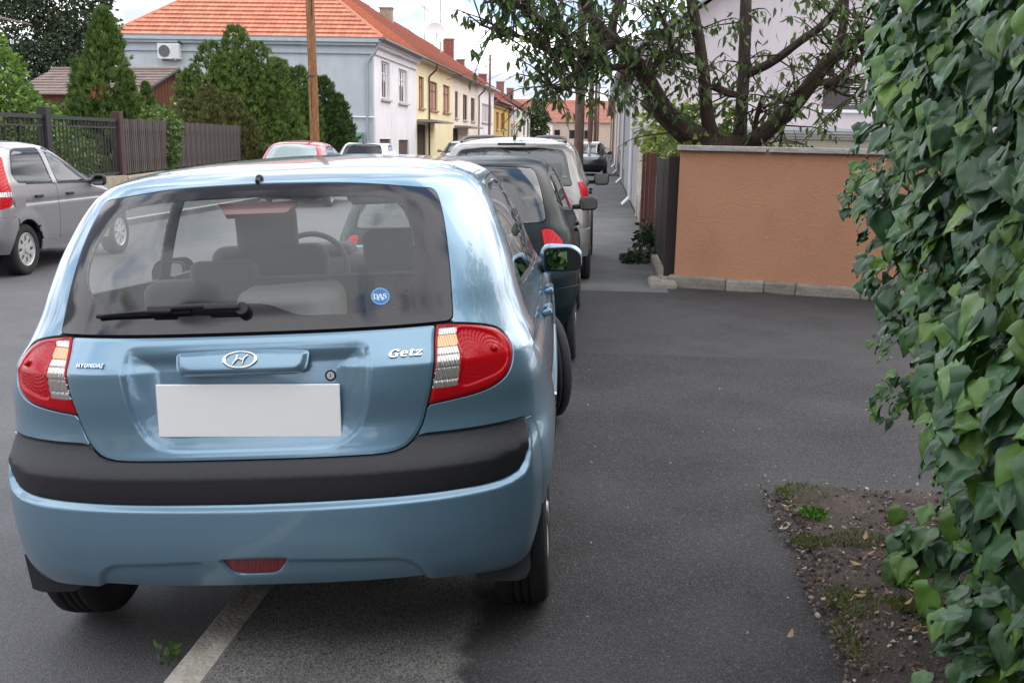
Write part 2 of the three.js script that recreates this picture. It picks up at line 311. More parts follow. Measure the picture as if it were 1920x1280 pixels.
function addWheel(car, x, y, z, o) {                      // o: r, w, rim, spokes, holes, mat, steer
  const g = new THREE.Group(); g.name = 'wheel'; g.position.set(x, y, -z); g.rotation.y = (x < 0 ? Math.PI : 0) + (o.steer || 0); car.add(g);
  part(g, 'tyre', o.tyreGeo, M.rubber); part(g, 'rim', o.rimGeo, o.mat || M.hub);
  const back = new THREE.CylinderGeometry(o.rim * .96, o.rim * .96, .02, 24); back.rotateZ(Math.PI / 2); back.translate(-.01, 0, 0); part(g, 'brake', back, M.matteBlack);
  return g;
}
// ---------- ground, carriageway, kerb, pavement ----------
const asphaltBump = tex(1024, 1024, (i, j) => { const a = vnoise(i / 3.2, j / 3.2, 320, 1), b = vnoise(i / 7, j / 7, 0, 2); return .55 * a + .3 * b + .15 * hash3(i, j, 9); }, [1.25, 1.25], false);
const chipBump = tex(1024, 1024, (i, j) => { const a = hash3(i >> 1, j >> 1, 1), b = vnoise(i / 3.2, j / 3.2, 320, 2), c = vnoise((i + j) / 4.5, (i - j) / 4.5, 0, 3); return .42 * a + .33 * b + .25 * c; }, [1.1, 1.1], false);
const E_KERB = -1.07, WALK = .10;
function sheet(x0, x1, z0, z1, y, nx = 1, nz = 1) { const g = new THREE.PlaneGeometry(x1 - x0, z1 - z0, nx, nz); g.rotateX(-Math.PI / 2); g.translate((x0 + x1) / 2, y, -(z0 + z1) / 2); const p = g.attributes.position, uv = g.attributes.uv; for (let i = 0; i < p.count; i++) uv.setXY(i, p.getX(i), -p.getZ(i)); return g; }
const roadTone = tex(1024, 1024, (i, j) => { const s = hash3(i >> 1, j >> 1, 3), f = fbm(i / 128, j / 128, 8, 14, 5), n = .125 + .06 * (f - .5) + .20 * Math.max(0, s - .6) - .09 * Math.max(0, .4 - s); return [n * .88, n * .85, n * .90]; }, [.42, .42]);
struct('ground', sheet(-400, 400, -60, 900, -.03), std([.10, .10, .075], .95, { map: grainTone }));
struct('road', sheet(-8.35, -1.18, -6, 320, 0), std([1, 1, 1], .62, { map: roadTone, bumpMap: chipBump, bumpScale: .008 }));
{ // the pavement: worn pale strip along the kerb, darker relaid tar beyond
  const W = 1536, H = 2048, wx = 3.2, wz = 6.4, x0 = -1.07, z0 = 1.4;
  const walk = tex(W, H, (i, j) => {
    const x = x0 + i / W * wx, z = z0 + j / H * wz, f = fbm(x * 2.2, z * 2.2, 0, 31, 5), f2 = fbm(x * .7, z * .7, 0, 32, 4), s = hash3(i, j, 3), s2 = hash3(i >> 1, j >> 1, 13), s3 = hash3((i / 4) | 0, (j / 4) | 0, 23);
    const edge = -.40 + .30 * (fbm(z * 1.7, 3, 0, 33, 4) - .5) + .05 * (fbm(x * 14, z * 14, 0, 34, 3) - .5), pale = (1 - sstep(edge - .03, edge + .04, x)) * (1 - .55 * sstep(.52, .66, fbm(x * 4, z * 4, 0, 35, 4)) * .5);
    const dk_ = 1 - .42 * sstep(4.6, 5.3, z + .5 * (f2 - .5)) * sstep(-.35, .1, x + .3 * (f - .5)), ol = .7 + .3 * sstep(2.3, 2.8, z + x * .3);
    let n = .039 * dk_ + .062 * (f - .5) * dk_ + .065 * (f2 - .5) * dk_ + .20 * Math.max(0, s2 - .66) + .12 * Math.max(0, s - .8) - .06 * Math.max(0, .4 - hash3(i >> 1, j >> 1, 63));
    let c = [n * .80, n * .755, n * .80];
    const m = .20 + .09 * (f - .5) + .22 * (s2 - .5) + .10 * (s - .5); c = mixc(c, [m * .92, m * .905, m * .845], pale * .92);
    if (s3 > .990) c = mixc(c, [.22, .205, .19], .5 * s); if (s3 < .004 * (pale > .5 ? 3 : 1)) c = c.map(q => q * .45);
    return c;
  }, [1, 1]);
  walk.wrapS = walk.wrapT = THREE.ClampToEdgeWrapping;
  const g = sheet(x0, x0 + wx, z0, z0 + wz, WALK, 1, 1), uv = g.attributes.uv; for (let i = 0; i < uv.count; i++) uv.setXY(i, (uv.getX(i) - x0) / wx, (uv.getY(i) - z0) / wz);
  const bumpNear = asphaltBump.clone(); bumpNear.repeat.set(wx * 1.25, wz * 1.25); bumpNear.needsUpdate = true;
  const pv = structGroup('pavement');
  part(pv, 'near_asphalt', g, std([1, 1, 1], .82, { map: walk, bumpMap: bumpNear, bumpScale: .007 }));
  const farTone = tex(1024, 1024, (i, j) => { const f = fbm(i / 128, j / 128, 8, 51, 5), s = hash3(i >> 1, j >> 1, 5), n = .112 + .10 * (f - .5) + .05 * (s - .5); return [n * .88, n * .87, n * .88]; }, [.3, .3]);
  const darkTone = tex(1024, 1024, (i, j) => { const f = fbm(i / 128, j / 128, 8, 52, 5), s = hash3(i >> 1, j >> 1, 6), n = .023 + .03 * (f - .5) + .10 * Math.max(0, s - .6); return [n * .76, n * .735, n * .76]; }, [.45, .45]);
  const far = std([1, 1, 1], .8, { map: farTone, bumpMap: asphaltBump, bumpScale: .005 }), dk = std([1, 1, 1], .8, { map: darkTone, bumpMap: asphaltBump, bumpScale: .006 });
  part(pv, 'worn_asphalt', sheet(E_KERB, .72, 11.2, 320, WALK), far);
  part(pv, 'relaid_asphalt', sheet(E_KERB, .72, 7.8, 11.2, WALK), dk);
  part(pv, 'driveway_asphalt', [sheet(.72, 9, 7.8, 11.9, WALK), sheet(2.13, 9, 1.4, 7.8, WALK), sheet(E_KERB, 9, -6, 1.4, WALK)], dk);
  const joints = []; for (const z of [14.2, 17.6, 21.3, 27.6, 36, 47]) joints.push(bx(1.72, .006, .035, -.18, WALK + .001, -z)); part(pv, 'joint', joints, std([.2, .195, .19], .9));
  part(pv, 'left_footway', bx(2.6, .14, 330, -9.5, .03, -159), far);
}
{ // kerbstones, one by one as far as they can be told apart
  const k = structGroup('kerb'), mats = [0, 1, 2].map(i => concrete([.50 - .05 * i, .475 - .05 * i, .43 - .05 * i]));
  const g = boxUV(rbx(.112, .25, .994, .010, 0, 0, 0, 2)); for (let i = 0; i < 60; i++) { const m = part(k, 'kerbstone', g, mats[(i * 7 + (i >> 2)) % 3]); m.position.set(-1.125, WALK - .125 + .002, -(.1 + i)); m.rotation.y = (hash3(i, 1, 1) - .5) * .004; }
  part(k, 'far_kerb', span(-1.18, -1.07, -.15, WALK + .002, -60, -320), mats[1]);
  part(k, 'left_kerb', span(-8.35, -8.22, -.15, .105, -6, -320), mats[1]);
}
// ---------- houses, walls and fences ----------
const sp = (x0, x1, y0, y1, za, zb) => span(x0, x1, y0, y1, -za, -zb);
function inPlace(t, name, geo, mat, parent = t) {        // geometry given in world axes, kept relative to the thing's base
  let g = Array.isArray(geo) ? join(geo) : geo; g.translate(-t.position.x, -t.position.y, -t.position.z); return part(parent, name, g, mat);
}
function hexa(p) {                                       // eight corners: bottom ring 0-3, top ring 4-7
  const f = [[0, 3, 2, 1], [4, 5, 6, 7], [0, 1, 5, 4], [1, 2, 6, 5], [2, 3, 7, 6], [3, 0, 4, 7]], pos = [];
  for (const [a, b, c, d] of f) for (const k of [a, b, c, a, c, d]) pos.push(...p[k]);
  const g = new THREE.BufferGeometry(); g.setAttribute('position', new THREE.Float32BufferAttribute(pos, 3)); g.computeVertexNormals(); return boxUV(g);
}
function facade(len, h, holes, depth, y0 = 0) {          // a wall in the plane x = 0 .. depth running forward from z = 0
  const s = new THREE.Shape([[0, y0], [len, y0], [len, h], [0, h]].map(p => new THREE.Vector2(...p)));
  for (const [a, b, c, d] of holes) s.holes.push(new THREE.Path([[a, c], [a, d], [b, d], [b, c]].map(p => new THREE.Vector2(...p))));
  const g = new THREE.ExtrudeGeometry(s, { depth, bevelEnabled: false }); g.rotateY(Math.PI / 2); return boxUV(g);
}
const tileTone = (c, seed) => tex(512, 512, (i, j) => { const ti = Math.floor(i / 32), tj = Math.floor(j / 42.7), k = hash3(ti, tj, seed), n = .80 + .22 * k + .16 * (fbm(i / 50, j / 50, 0, seed, 4) - .5), e = (i % 32) < 2 ? .6 : 1; return [c[0] * n * e, c[1] * n * e * (.92 + .12 * k), c[2] * n * e]; }, [.25, .25]);
const roofNew = std([1, 1, 1], .75, { map: tileTone([.62, .255, .155], 3), bumpMap: tex(128, 128, (i, j) => Math.abs(Math.sin(i / 128 * Math.PI * 4)), [1, 1], false), bumpScale: .02 });
const roofOld = std([1, 1, 1], .85, { map: tileTone([.47, .205, .145], 7), bumpMap: roofNew.bumpMap, bumpScale: .02 });
const roofDark = std([1, 1, 1], .85, { map: tileTone([.30, .14, .11], 9), bumpMap: roofNew.bumpMap, bumpScale: .02 });
// slope(P0, P1, Q0, Q1): eave line from P0 to P1, ridge line from Q0 to Q1, laid with courses of tiles
function slope(t, parent, P0, P1, Q0, Q1, n, mat, name = 'tile_course', singles = true) {
  const L = (a, b, k) => a.map((x, i) => lerp(x, b[i], k)), A = V(...P0), N = V(...P1).sub(A).cross(V(...Q0).sub(A)).normalize(); if (N.y < 0) N.negate();
  const up = (p, d) => [p[0] + N.x * d, p[1] + N.y * d, p[2] + N.z * d], list = [];
  for (let i = 0; i < n; i++) {
    const a = i / n - .012, b = Math.min(1, (i + 1.12) / n), l0 = L(P0, Q0, a), l1 = L(P1, Q1, a), u0 = L(P0, Q0, b), u1 = L(P1, Q1, b), j = .006 * (hash3(i, n, 4) - .5);
    const g = hexa([up(l0, -.02), up(l1, -.02), up(u1, -.05), up(u0, -.05), up(l0, .10 + j), up(l1, .10 - j), up(u1, .002), up(u0, .002)]);
    if (singles) inPlace(t, name, g, mat, parent); else list.push(g);
  }
  if (!singles) inPlace(t, name, list, mat, parent);
}
const XF = -10.3, XB = -21.6, XR = -15.95;
function windowUnit(t, za, zb, y0, y1, o = {}) {          // a window in the street front at x = XF: frame > pane, sill
  const f = o.frame || std([.75, .75, .76], .6), x = (o.x ?? XF) - .13, w = .09, mid = (za + zb) / 2;
  const bars = [sp(x - .04, x + .04, y0, y0 + w, za, zb), sp(x - .04, x + .04, y1 - w, y1, za, zb), sp(x - .04, x + .04, y0 + w, y1 - w, za, za + w), sp(x - .04, x + .04, y0 + w, y1 - w, zb - w, zb), sp(x - .035, x + .035, y0 + w, y1 - w, mid - w / 2, mid + w / 2)];
  if (!o.plain) bars.push(sp(x - .036, x + .036, y0 + (y1 - y0) * .68 - .03, y0 + (y1 - y0) * .68 + .03, za + w, mid - w / 2), sp(x - .036, x + .036, y0 + (y1 - y0) * .68 - .03, y0 + (y1 - y0) * .68 + .03, mid + w / 2, zb - w));
  const win = inPlace(t, 'window', bars, f);
  inPlace(t, 'pane', sp(x - .012, x + .004, y0 + .05, y1 - .05, za + .05, zb - .05), o.pane || M.pane, win);
  inPlace(t, 'sill', sp((o.x ?? XF) - .1, (o.x ?? XF) + .12, y0 - .10, y0 - .003, za - .12, zb + .12), o.sill || std([.50, .48, .47], .8), win);
  if (o.curtain) for (const [a, b] of [[za + .06, za + (zb - za) * .32], [zb - (zb - za) * .25, zb - .06]]) inPlace(t, 'curtain', sp(x + .006, x + .02, y0 + .1, y1 - .1, a, b), std([.7, .69, .66], .9), win);
  return win;
}
function rowHouse(o) {
  const t = thing('row_house', o.label, 'house', [XF, 0, -o.z0], 0, null), len = o.z1 - o.z0, e = o.eave, rg = o.ridge, xb = XB;
  const holes = [...(o.windows || []), ...(o.cellar || [])].map(w => [w[0] - o.z0, w[1] - o.z0, w[2], w[3]]).concat((o.doors || []).map(w => [w[0] - o.z0, w[1] - o.z0, .02, w[3]]));
  const f = facade(len, e, holes, .34); f.translate(-.34, 0, 0); part(t, 'wall', f, o.wall);
  inPlace(t, 'back_wall', [sp(xb, xb + .3, 0, e, o.z0, o.z1), sp(xb + .3, XF - .34, 0, e, o.z1 - .3, o.z1), sp(xb + .3, XF - .9, .0, e, o.z0 + 1, o.z0 + 1.2), sp(XF - .62, XF - .60, .1, e - .1, o.z0 + .4, o.z1 - .4)], o.side || M.matteBlack);
  if (!o.hip) { const s = prism([[xb, e], [XF, e], [XR, rg - .12]], .3); s.translate(0, 0, -o.z1); inPlace(t, 'gable', boxUV(s), o.side || o.wall); }
  for (const w of o.windows || []) windowUnit(t, ...w.slice(0, 4), { ...o.winOpt, ...(w[4] || {}) });
  for (const w of o.cellar || []) inPlace(t, 'cellar_window', [sp(XF - .12, XF - .08, w[2], w[3], w[0], w[1])], std([.09, .045, .04], .7));
  for (const d of o.doors || []) { const dd = inPlace(t, 'door', sp(XF - .2, XF - .14, .02, d[3], d[0], d[1]), timber(d[4] || [.10, .06, .04])); inPlace(t, 'door_frame', [sp(XF - .19, XF - .1, d[3] - .1, d[3] - .002, d[0] + .002, d[1] - .002), sp(XF - .19, XF - .1, .02, d[3] - .1, d[0] + .002, d[0] + .12), sp(XF - .19, XF - .1, .02, d[3] - .1, d[1] - .12, d[1] - .002)], std([.07, .045, .035], .8), dd); }
  for (const c of o.canopies || []) inPlace(t, 'canopy', [sp(XF + .002, XF + 1.15, c[2], c[2] + .09, c[0], c[1]), sp(XF + .002, XF + .9, c[2] + .1, c[2] + .14, c[0] + .1, c[1] - .1)], std([.30, .27, .24], .8));
  if (o.cornice) inPlace(t, 'cornice', [sp(XF + .002, XF + .10, e - .62, e - .5, o.z0, o.z1), sp(XF + .002, XF + .22, e - .28, e - .15, o.z0, o.z1), sp(XF + .002, XF + .34, e - .15, e - .01, o.z0, o.z1)], o.cornice);
  const ox = XF + .50, hz = o.hip ? 6.1 : 0, z0 = o.z0 - (o.hip ? .45 : 0);
  const n = 21, roof = inPlace(t, 'roof', [sp(XF - .2, XF + .40, e, e + .05, o.z0, o.z1)], o.trim || std([.35, .33, .32], .8));
  const E = (x, z) => [x, e + .04, -z], RG = z => [XR, rg, -z];
  slope(t, roof, E(ox, z0), E(ox, o.z1), RG(z0 + hz), RG(o.z1), n, o.roof, 'tile_course', !!o.singles);
  slope(t, roof, E(xb - .5, z0), E(xb - .5, o.z1), RG(z0 + hz), RG(o.z1), n, o.roof, 'rear_tiles', false);
  if (o.hip) slope(t, roof, E(ox, z0), E(xb - .5, z0), RG(z0 + hz), RG(z0 + hz), n, o.roof, 'tile_course', true);
  inPlace(t, 'ridge_tiles', [rod(RG(z0 + hz), RG(o.z1), .12, .12, 7)].concat(o.hip ? [rod(E(ox, z0), RG(z0 + hz), .11, .11, 7), rod(E(xb - .5, z0), RG(z0 + hz), .11, .11, 7)] : []), o.roof, roof);
  inPlace(t, 'gutter', [rod([ox + .06, e + .0, -o.z0 + (o.hip ? .45 : 0)], [ox + .06, e + .0, -o.z1], .075, .075, 8)].concat(o.hip ? [rod([ox + .06, e, -z0 + .06], [xb - .5, e, -z0 + .06], .075, .075, 8)] : []), o.gutter || std([.20, .19, .19], .6, { metalness: .4 }));
  for (const p of o.pipes || []) inPlace(t, 'downpipe', [tube([[ox + .06, e - .04, -p], [ox, e - .32, -p], [XF + .10, e - .75, -p], [XF + .09, e - 1.2, -p]], .055, 16, 8), rod([XF + .09, e - 1.2, -p], [XF + .09, .12, -p], .055)], o.pipe || std([.10, .065, .05], .6));
  for (const c of o.chimneys || []) { const ch = inPlace(t, 'chimney', sp(c[1] - c[2] / 2, c[1] + c[2] / 2, c[3], c[4], c[0] - c[2] * .4, c[0] + c[2] * .4), concrete(c[5] || [.36, .13, .09])); inPlace(t, 'chimney_cap', sp(c[1] - c[2] / 2 - .08, c[1] + c[2] / 2 + .08, c[4], c[4] + .12, c[0] - c[2] * .4 - .08, c[0] + c[2] * .4 + .08), concrete([.4, .38, .35]), ch); }
  return t;
}
const brownFrame = timber([.27, .13, .08]), shutter = std([.44, .245, .185], .7), creamTrim = std([.62, .55, .40], .85);
// the corner house: blue-grey end wall towards us, white front to the street
{
  const blueW = plaster([.50, .54, .575]), t = rowHouse({ z0: 50, z1: 61.2, eave: 5.75, ridge: 10.1, hip: true, singles: true, roof: roofNew, label: 'corner house with blue-grey end wall, white street front and hipped orange tiled roof', wall: plaster([.88, .855, .88]), side: blueW, cornice: plaster([.78, .76, .78]),
    windows: [[51.6, 53.7, 3.3, 5.0, { curtain: 1 }], [56.0, 58.5, 3.27, 4.92, { curtain: 1 }]], winOpt: { frame: std([.62, .60, .60], .6) }, cellar: [[51.1, 53.8, .5, 1.48], [55.9, 58.8, .5, 1.45]], chimneys: [[63, XR - .6, .9, 8.8, 10.7, [.5, .42, .36]]] });
  inPlace(t, 'end_wall', [sp(XB, XF - .002, 0, 5.74, 49.7, 49.998)], blueW);
  inPlace(t, 'end_cornice', [sp(XB - .05, XF + .1, 5.12, 5.24, 49.6, 49.698), sp(XB - .15, XF + .2, 5.47, 5.6, 49.5, 49.698), sp(XB - .25, XF + .34, 5.6, 5.74, 49.38, 49.698)], plaster([.44, .49, .53]));
  inPlace(t, 'end_downpipe', [tube([[XF + .40, 5.7, -49.5], [XF + .2, 5.3, -49.6], [XF - .22, 4.75, -49.62], [XF - .25, 4.2, -49.62]], .06, 16, 8), rod([XF - .25, 4.2, -49.62], [XF - .25, .1, -49.62], .06)], std([.34, .38, .42], .6));
  inPlace(t, 'end_downpipe', [tube([[XB - .5, 5.7, -49.5], [XB - .2, 5.2, -49.6], [XB + .1, 4.7, -49.62], [XB + .12, 4.1, -49.62]], .06, 16, 8), rod([XB + .12, 4.1, -49.62], [XB + .12, .1, -49.62], .06)], std([.10, .10, .11], .6));
  inPlace(t, 'gas_pipe', [rod([-14, 2.42, -49.62], [-10.2, 2.42, -49.62], .035), rod([-10.2, 2.42, -49.62], [-10.2, .3, -49.62], .035)], std([.8, .8, .8], .5));
  inPlace(t, 'meter_cabinet', [sp(-12.0, -10.75, 1.0, 1.75, 49.45, 49.7), sp(-11.4, -11.36, 1.05, 1.7, 49.44, 49.45)], std([.20, .36, .30], .6));
  inPlace(t, 'plinth', [sp(XB, XF + .03, 0, .55, 49.64, 49.7)], concrete([.38, .38, .38]));
  const ac = thing('air_conditioner', 'white outdoor air conditioner unit hung on the blue-grey end wall', 'air conditioner', [-19.38, 4.74, -49.4]);
  part(ac, 'casing', rbx(.98, .66, .34, .02, 0, .34, -.08), std([.68, .68, .66], .5)); { const g = [new THREE.TorusGeometry(.25, .012, 6, 32)]; for (const r of [.06, .11, .16, .21]) g.push(new THREE.TorusGeometry(r, .006, 5, 24)); g.forEach(q => q.translate(-.17, .34, .10)); part(ac, 'fan_grille', g, std([.25, .25, .26], .5)); const d = new THREE.CircleGeometry(.25, 32); d.translate(-.17, .34, .094); part(ac, 'fan_well', d, std([.12, .12, .13], .7)); }
  part(ac, 'side_panel', rbx(.30, .6, .02, .008, .30, .34, .10), std([.62, .62, .6], .5)); for (const x of [-.32, .32]) part(ac, 'bracket', bx(.05, .05, .45, x, -.02, -.1), M.steel);
  const sl = thing('wall_lamp', 'small wall lamp above the air conditioner on the blue-grey wall', 'lamp', [-18.95, 5.42, -49.68]); part(sl, 'lamp_base', rbx(.34, .34, .05, .02, 0, .16, .0), std([.5, .5, .52], .6)); { const c = new THREE.SphereGeometry(.11, 16, 10); c.scale(1, .7, 1.2); c.translate(.03, .05, .12); part(sl, 'lamp_head', c, std([.06, .06, .06], .4)); }
}
rowHouse({ z0: 61.2, z1: 76, eave: 5.75, ridge: 10, roof: roofOld, singles: true, label: 'pale yellow row house with brown shuttered windows next to the white house front', wall: plaster([.90, .79, .50]), trim: creamTrim, windows: [[62.1, 63.9, 3.2, 4.9], [66.2, 69.1, 3.2, 4.85], [71.5, 74.6, 3.2, 4.9]], winOpt: { frame: brownFrame, pane: shutter, sill: std([.42, .24, .17], .8) }, doors: [[61.5, 64.8, 0, 2.3, [.09, .065, .05]]], canopies: [[61.4, 68, 2.42]], pipes: [65.3], pipe: std([.11, .05, .04], .6), gutter: std([.13, .07, .055], .6), chimneys: [[79, XR + .6, .85, 8.6, 10.2, [.40, .33, .27]]] });
rowHouse({ z0: 76, z1: 91.7, eave: 5.7, ridge: 9.9, roof: roofOld, label: 'cream row house with three dark windows beyond the yellow one', wall: plaster([.86, .76, .64]), windows: [[77.3, 78.9, 2.95, 4.75], [81.7, 84.3, 2.9, 4.7], [86.6, 89.2, 2.9, 4.65]], winOpt: { frame: timber([.13, .08, .07]) }, doors: [[76.3, 79.3, 0, 2.25, [.11, .05, .045]]], canopies: [[77, 85, 2.3]], pipes: [91.5], pipe: std([.11, .05, .04], .6), gutter: std([.13, .07, .055], .6), chimneys: [[106, XR + 1.2, .95, 8.2, 10.5, [.30, .10, .08]]] });
rowHouse({ z0: 91.7, z1: 104.6, eave: 5.85, ridge: 9.8, roof: roofOld, label: 'plain white row house front with one wide pale shuttered window', wall: plaster([.85, .83, .84]), windows: [[94.4, 102.6, 2.95, 4.5, { plain: 1 }]], winOpt: { frame: std([.55, .53, .52], .7), pane: std([.50, .485, .47], .7) }, gutter: std([.5, .48, .46], .6), chimneys: [[118, XR + .8, .8, 8.0, 9.5, [.26, .12, .10]]] });
rowHouse({ z0: 104.6, z1: 121, eave: 5.05, ridge: 8.9, roof: roofOld, label: 'ochre yellow house with a brown cornice standing beyond the white row house front', wall: plaster([.62, .40, .10]), windows: [[107, 109.6, 2.5, 4.1], [112, 114.6, 2.5, 4.1]], winOpt: { frame: timber([.24, .13, .07]), pane: std([.35, .22, .12], .7) }, cornice: std([.25, .13, .09], .7), pipes: [114.5, 120.6], pipe: std([.15, .07, .05], .6), chimneys: [[133, XR + 1.5, .9, 7.2, 8.9, [.22, .09, .08]]] });
rowHouse({ z0: 121, z1: 139, eave: 4.6, ridge: 8.7, roof: roofOld, label: 'low house with ochre upper wall and white lower front behind the satellite dish', wall: plaster([.66, .58, .42]), windows: [[124, 128, 1.6, 3.3, { x: XF }], [131.5, 134.5, 1.6, 3.3]], winOpt: { frame: std([.7, .7, .7], .6) }, cornice: std([.42, .26, .10], .8) });
rowHouse({ z0: 139, z1: 176, eave: 5.0, ridge: 8.6, roof: roofDark, label: 'long pinkish white house front with dark roof beyond the ochre one', wall: plaster([.76, .69, .66]), windows: [[143, 147, 2, 3.8], [152, 156, 2, 3.8], [162, 166, 2, 3.8], [170, 174, 2, 3.8]], winOpt: { frame: std([.4, .36, .35], .7) }, pipes: [150, 175], chimneys: [[150, XR + 2, 1, 7.2, 8.9, [.3, .16, .13]], [166, XR + 2, 1, 7.2, 8.8, [.3, .16, .13]]] });
rowHouse({ z0: 176, z1: 226, eave: 4.9, ridge: 8.3, roof: roofOld, label: 'farthest pale house of the left hand row', wall: plaster([.72, .66, .60]), windows: [[182, 188, 2, 3.7], [196, 202, 2, 3.7], [210, 216, 2, 3.7]], winOpt: { frame: std([.35, .32, .3], .7) } });
{ const t = thing('end_house', 'wide house with orange tiled roof closing the far end of the street', 'house', [-8, 0, -262]);
  inPlace(t, 'wall', sp(-24, 6, 0, 5.6, 262, 272), plaster([.55, .42, .34])); const r = inPlace(t, 'roof', sp(-24.4, 6.4, 5.6, 5.7, 261.6, 272.4), creamTrim); slope(t, r, [-24.5, 5.7, -261.5], [6.5, 5.7, -261.5], [-24.5, 10.9, -267], [6.5, 10.9, -267], 16, roofOld, 'tile_course', false); slope(t, r, [-24.5, 5.7, -272.5], [6.5, 5.7, -272.5], [-24.5, 10.9, -267], [6.5, 10.9, -267], 16, roofOld, 'rear_tiles', false);
  for (const x of [-15, -11.5, -8, -4.5]) inPlace(t, 'window', sp(x, x + 1.3, 2, 3.9, 261.93, 261.998), M.pane); for (const x of [-13, -6]) inPlace(t, 'chimney', sp(x, x + .9, 9.6, 12, 266, 267.2), concrete([.34, .13, .1])); }
// aerials and dishes
{ const dish = (name, label, x, y, z, r, turn) => { const t = thing(name, label, 'satellite dish', [x, y, -z], turn), pr = []; for (let k = 0; k <= 10; k++) { const q = k / 10 * r; pr.push(new THREE.Vector2(q, q * q * .35 / r)); } const g = new THREE.LatheGeometry(pr, 32); g.rotateX(Math.PI / 2 - .35); part(t, 'reflector', g, std([.72, .72, .73], .5, { side: THREE.DoubleSide })); part(t, 'feed_arm', [rod([0, -r * .9, .1], [0, -r * .15, r * 1.1], .025), bx(.12, .12, .18, 0, -r * .12, r * 1.1)], M.steel); return t; };
  const d1 = dish('satellite_dish', 'pale satellite dish on a mast rising from the row house roofs', -13.9, 9.75, 92, .85, .3); part(d1, 'mast', rod([.45, -3.2, -.1], [.45, 2.8, -.1], .06), M.steel);
  const d2 = dish('satellite_dish', 'white satellite dish on the street front of the low ochre house', -9.7, 4.1, 122, .75, .2); part(d2, 'wall_arm', rod([0, 0, 0], [-.7, -.2, 0], .03), M.steel);
  const an = thing('roof_aerial', 'thin roof aerial mast with short crossbars above the red chimneys', 'aerial', [-14.0, 8.5, -113]); part(an, 'mast', rod([0, 0, 0], [0, 4.2, 0], .045), M.steel); part(an, 'crossbar', [2.2, 2.7, 3.2, 3.6].map((y, i) => rod([-.7 + i * .1, y, 0], [.7 - i * .1, y, 0], .022)), M.steel);
  const an2 = thing('roof_aerial', 'small roof aerial beside the satellite dish mast', 'aerial', [-14.6, 9.2, -91]); part(an2, 'mast', rod([0, 0, 0], [0, 2.6, 0], .03), M.steel); part(an2, 'crossbar', [1.9, 2.2, 2.5].map(y => rod([-.35, y, .1], [.35, y, -.1], .016)), M.steel); }
// right-hand side: the lilac gable house, its annex and the row beyond
{
  const t = thing('gable_house', 'lilac grey house with bare gable end and one small brown-shuttered window', 'house', [.78, 0, -26]), lil = plaster([.56, .50, .52]), x1 = 9.4, xr = 5.1, e = 3.62, rg = 6.75;
  const s = new THREE.Shape([[.78, 0], [x1, 0], [x1, e], [xr, rg - .1], [.78, e]].map(p => new THREE.Vector2(...p))); s.holes.push(new THREE.Path([[4.93, 2.40], [5.86, 2.40], [5.86, 3.08], [4.93, 3.08]].map(p => new THREE.Vector2(...p)))); const g = new THREE.ExtrudeGeometry(s, { depth: .35, bevelEnabled: false }); g.translate(0, 0, -26.35); inPlace(t, 'gable_wall', boxUV(g), lil);
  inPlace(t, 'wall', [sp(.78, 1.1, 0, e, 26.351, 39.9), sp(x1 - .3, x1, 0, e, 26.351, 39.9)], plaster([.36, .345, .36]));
  const w = inPlace(t, 'window', [sp(4.93, 5.86, 2.40, 2.46, 26.1, 26.2), sp(4.93, 5.86, 3.02, 3.08, 26.1, 26.2), sp(4.93, 4.99, 2.46, 3.02, 26.1, 26.2), sp(5.80, 5.86, 2.46, 3.02, 26.1, 26.2)], std([.09, .07, .07], .6)); for (let k = 0; k < 11; k++) inPlace(t, 'shutter_slat', sp(4.99, 5.80, 2.463 + k * .0505, 2.463 + k * .0505 + .044, 26.12, 26.16), std([.075, .058, .06], .6), w);
  inPlace(t, 'sill', sp(4.85, 5.94, 2.33, 2.397, 25.92, 26.15), std([.7, .68, .7], .6), w);
  const r = inPlace(t, 'roof', [sp(.6, 1.1, e, e + .05, 26, 39.9)], M.matteBlack); slope(t, r, [.42, e - .1, -25.7], [.42, e - .1, -39.9], [xr, rg, -25.7], [xr, rg, -39.9], 16, roofDark, 'tile_course', false); slope(t, r, [x1 + .35, e - .1, -25.7], [x1 + .35, e - .1, -39.9], [xr, rg, -25.7], [xr, rg, -39.9], 16, roofDark, 'rear_tiles', false);
  inPlace(t, 'verge', [rod([.40, e - .12, -25.68], [xr, rg + .02, -25.68], .055, .055, 6), rod([x1 + .36, e - .12, -25.68], [xr, rg + .02, -25.68], .055, .055, 6)], std([.36, .37, .40], .5)); inPlace(t, 'gutter', rod([.36, e - .12, -25.6], [.36, e - .12, -39.9], .07), std([.45, .46, .48], .4, { metalness: .5 }));
  inPlace(t, 'downpipe', [rod([.66, .25, -26.4], [.66, e - .15, -26.4], .05), rod([.66, .3, -26.4], [.50, .13, -26.4], .055)], std([.6, .6, .62], .4, { metalness: .4 }));
  const a = thing('annex', 'low flat beige annex with moulded grey cornice below the gable end', 'annex', [.80, 0, -23.4]), be = plaster([.42, .375, .29]);
  inPlace(a, 'wall', [sp(.82, 9, 0, 1.72, 23.4, 23.7), sp(.82, 1.1, 0, 1.72, 23.7, 25.95), sp(8.7, 9, 0, 1.72, 23.7, 25.95)], be); inPlace(a, 'cornice', [sp(.80, 9.02, 1.72, 1.77, 23.33, 25.96), sp(.75, 9.07, 1.77, 1.83, 23.27, 25.96), sp(.70, 9.12, 1.83, 1.88, 23.2, 25.96)], plaster([.52, .50, .52])); inPlace(a, 'flat_roof', sp(.68, 9.14, 1.88, 1.94, 23.17, 25.97), std([.42, .42, .45], .6));
  inPlace(a, 'lintel_band', sp(.80, 9.02, 1.36, 1.41, 23.37, 23.398), plaster([.50, .45, .38]));
}
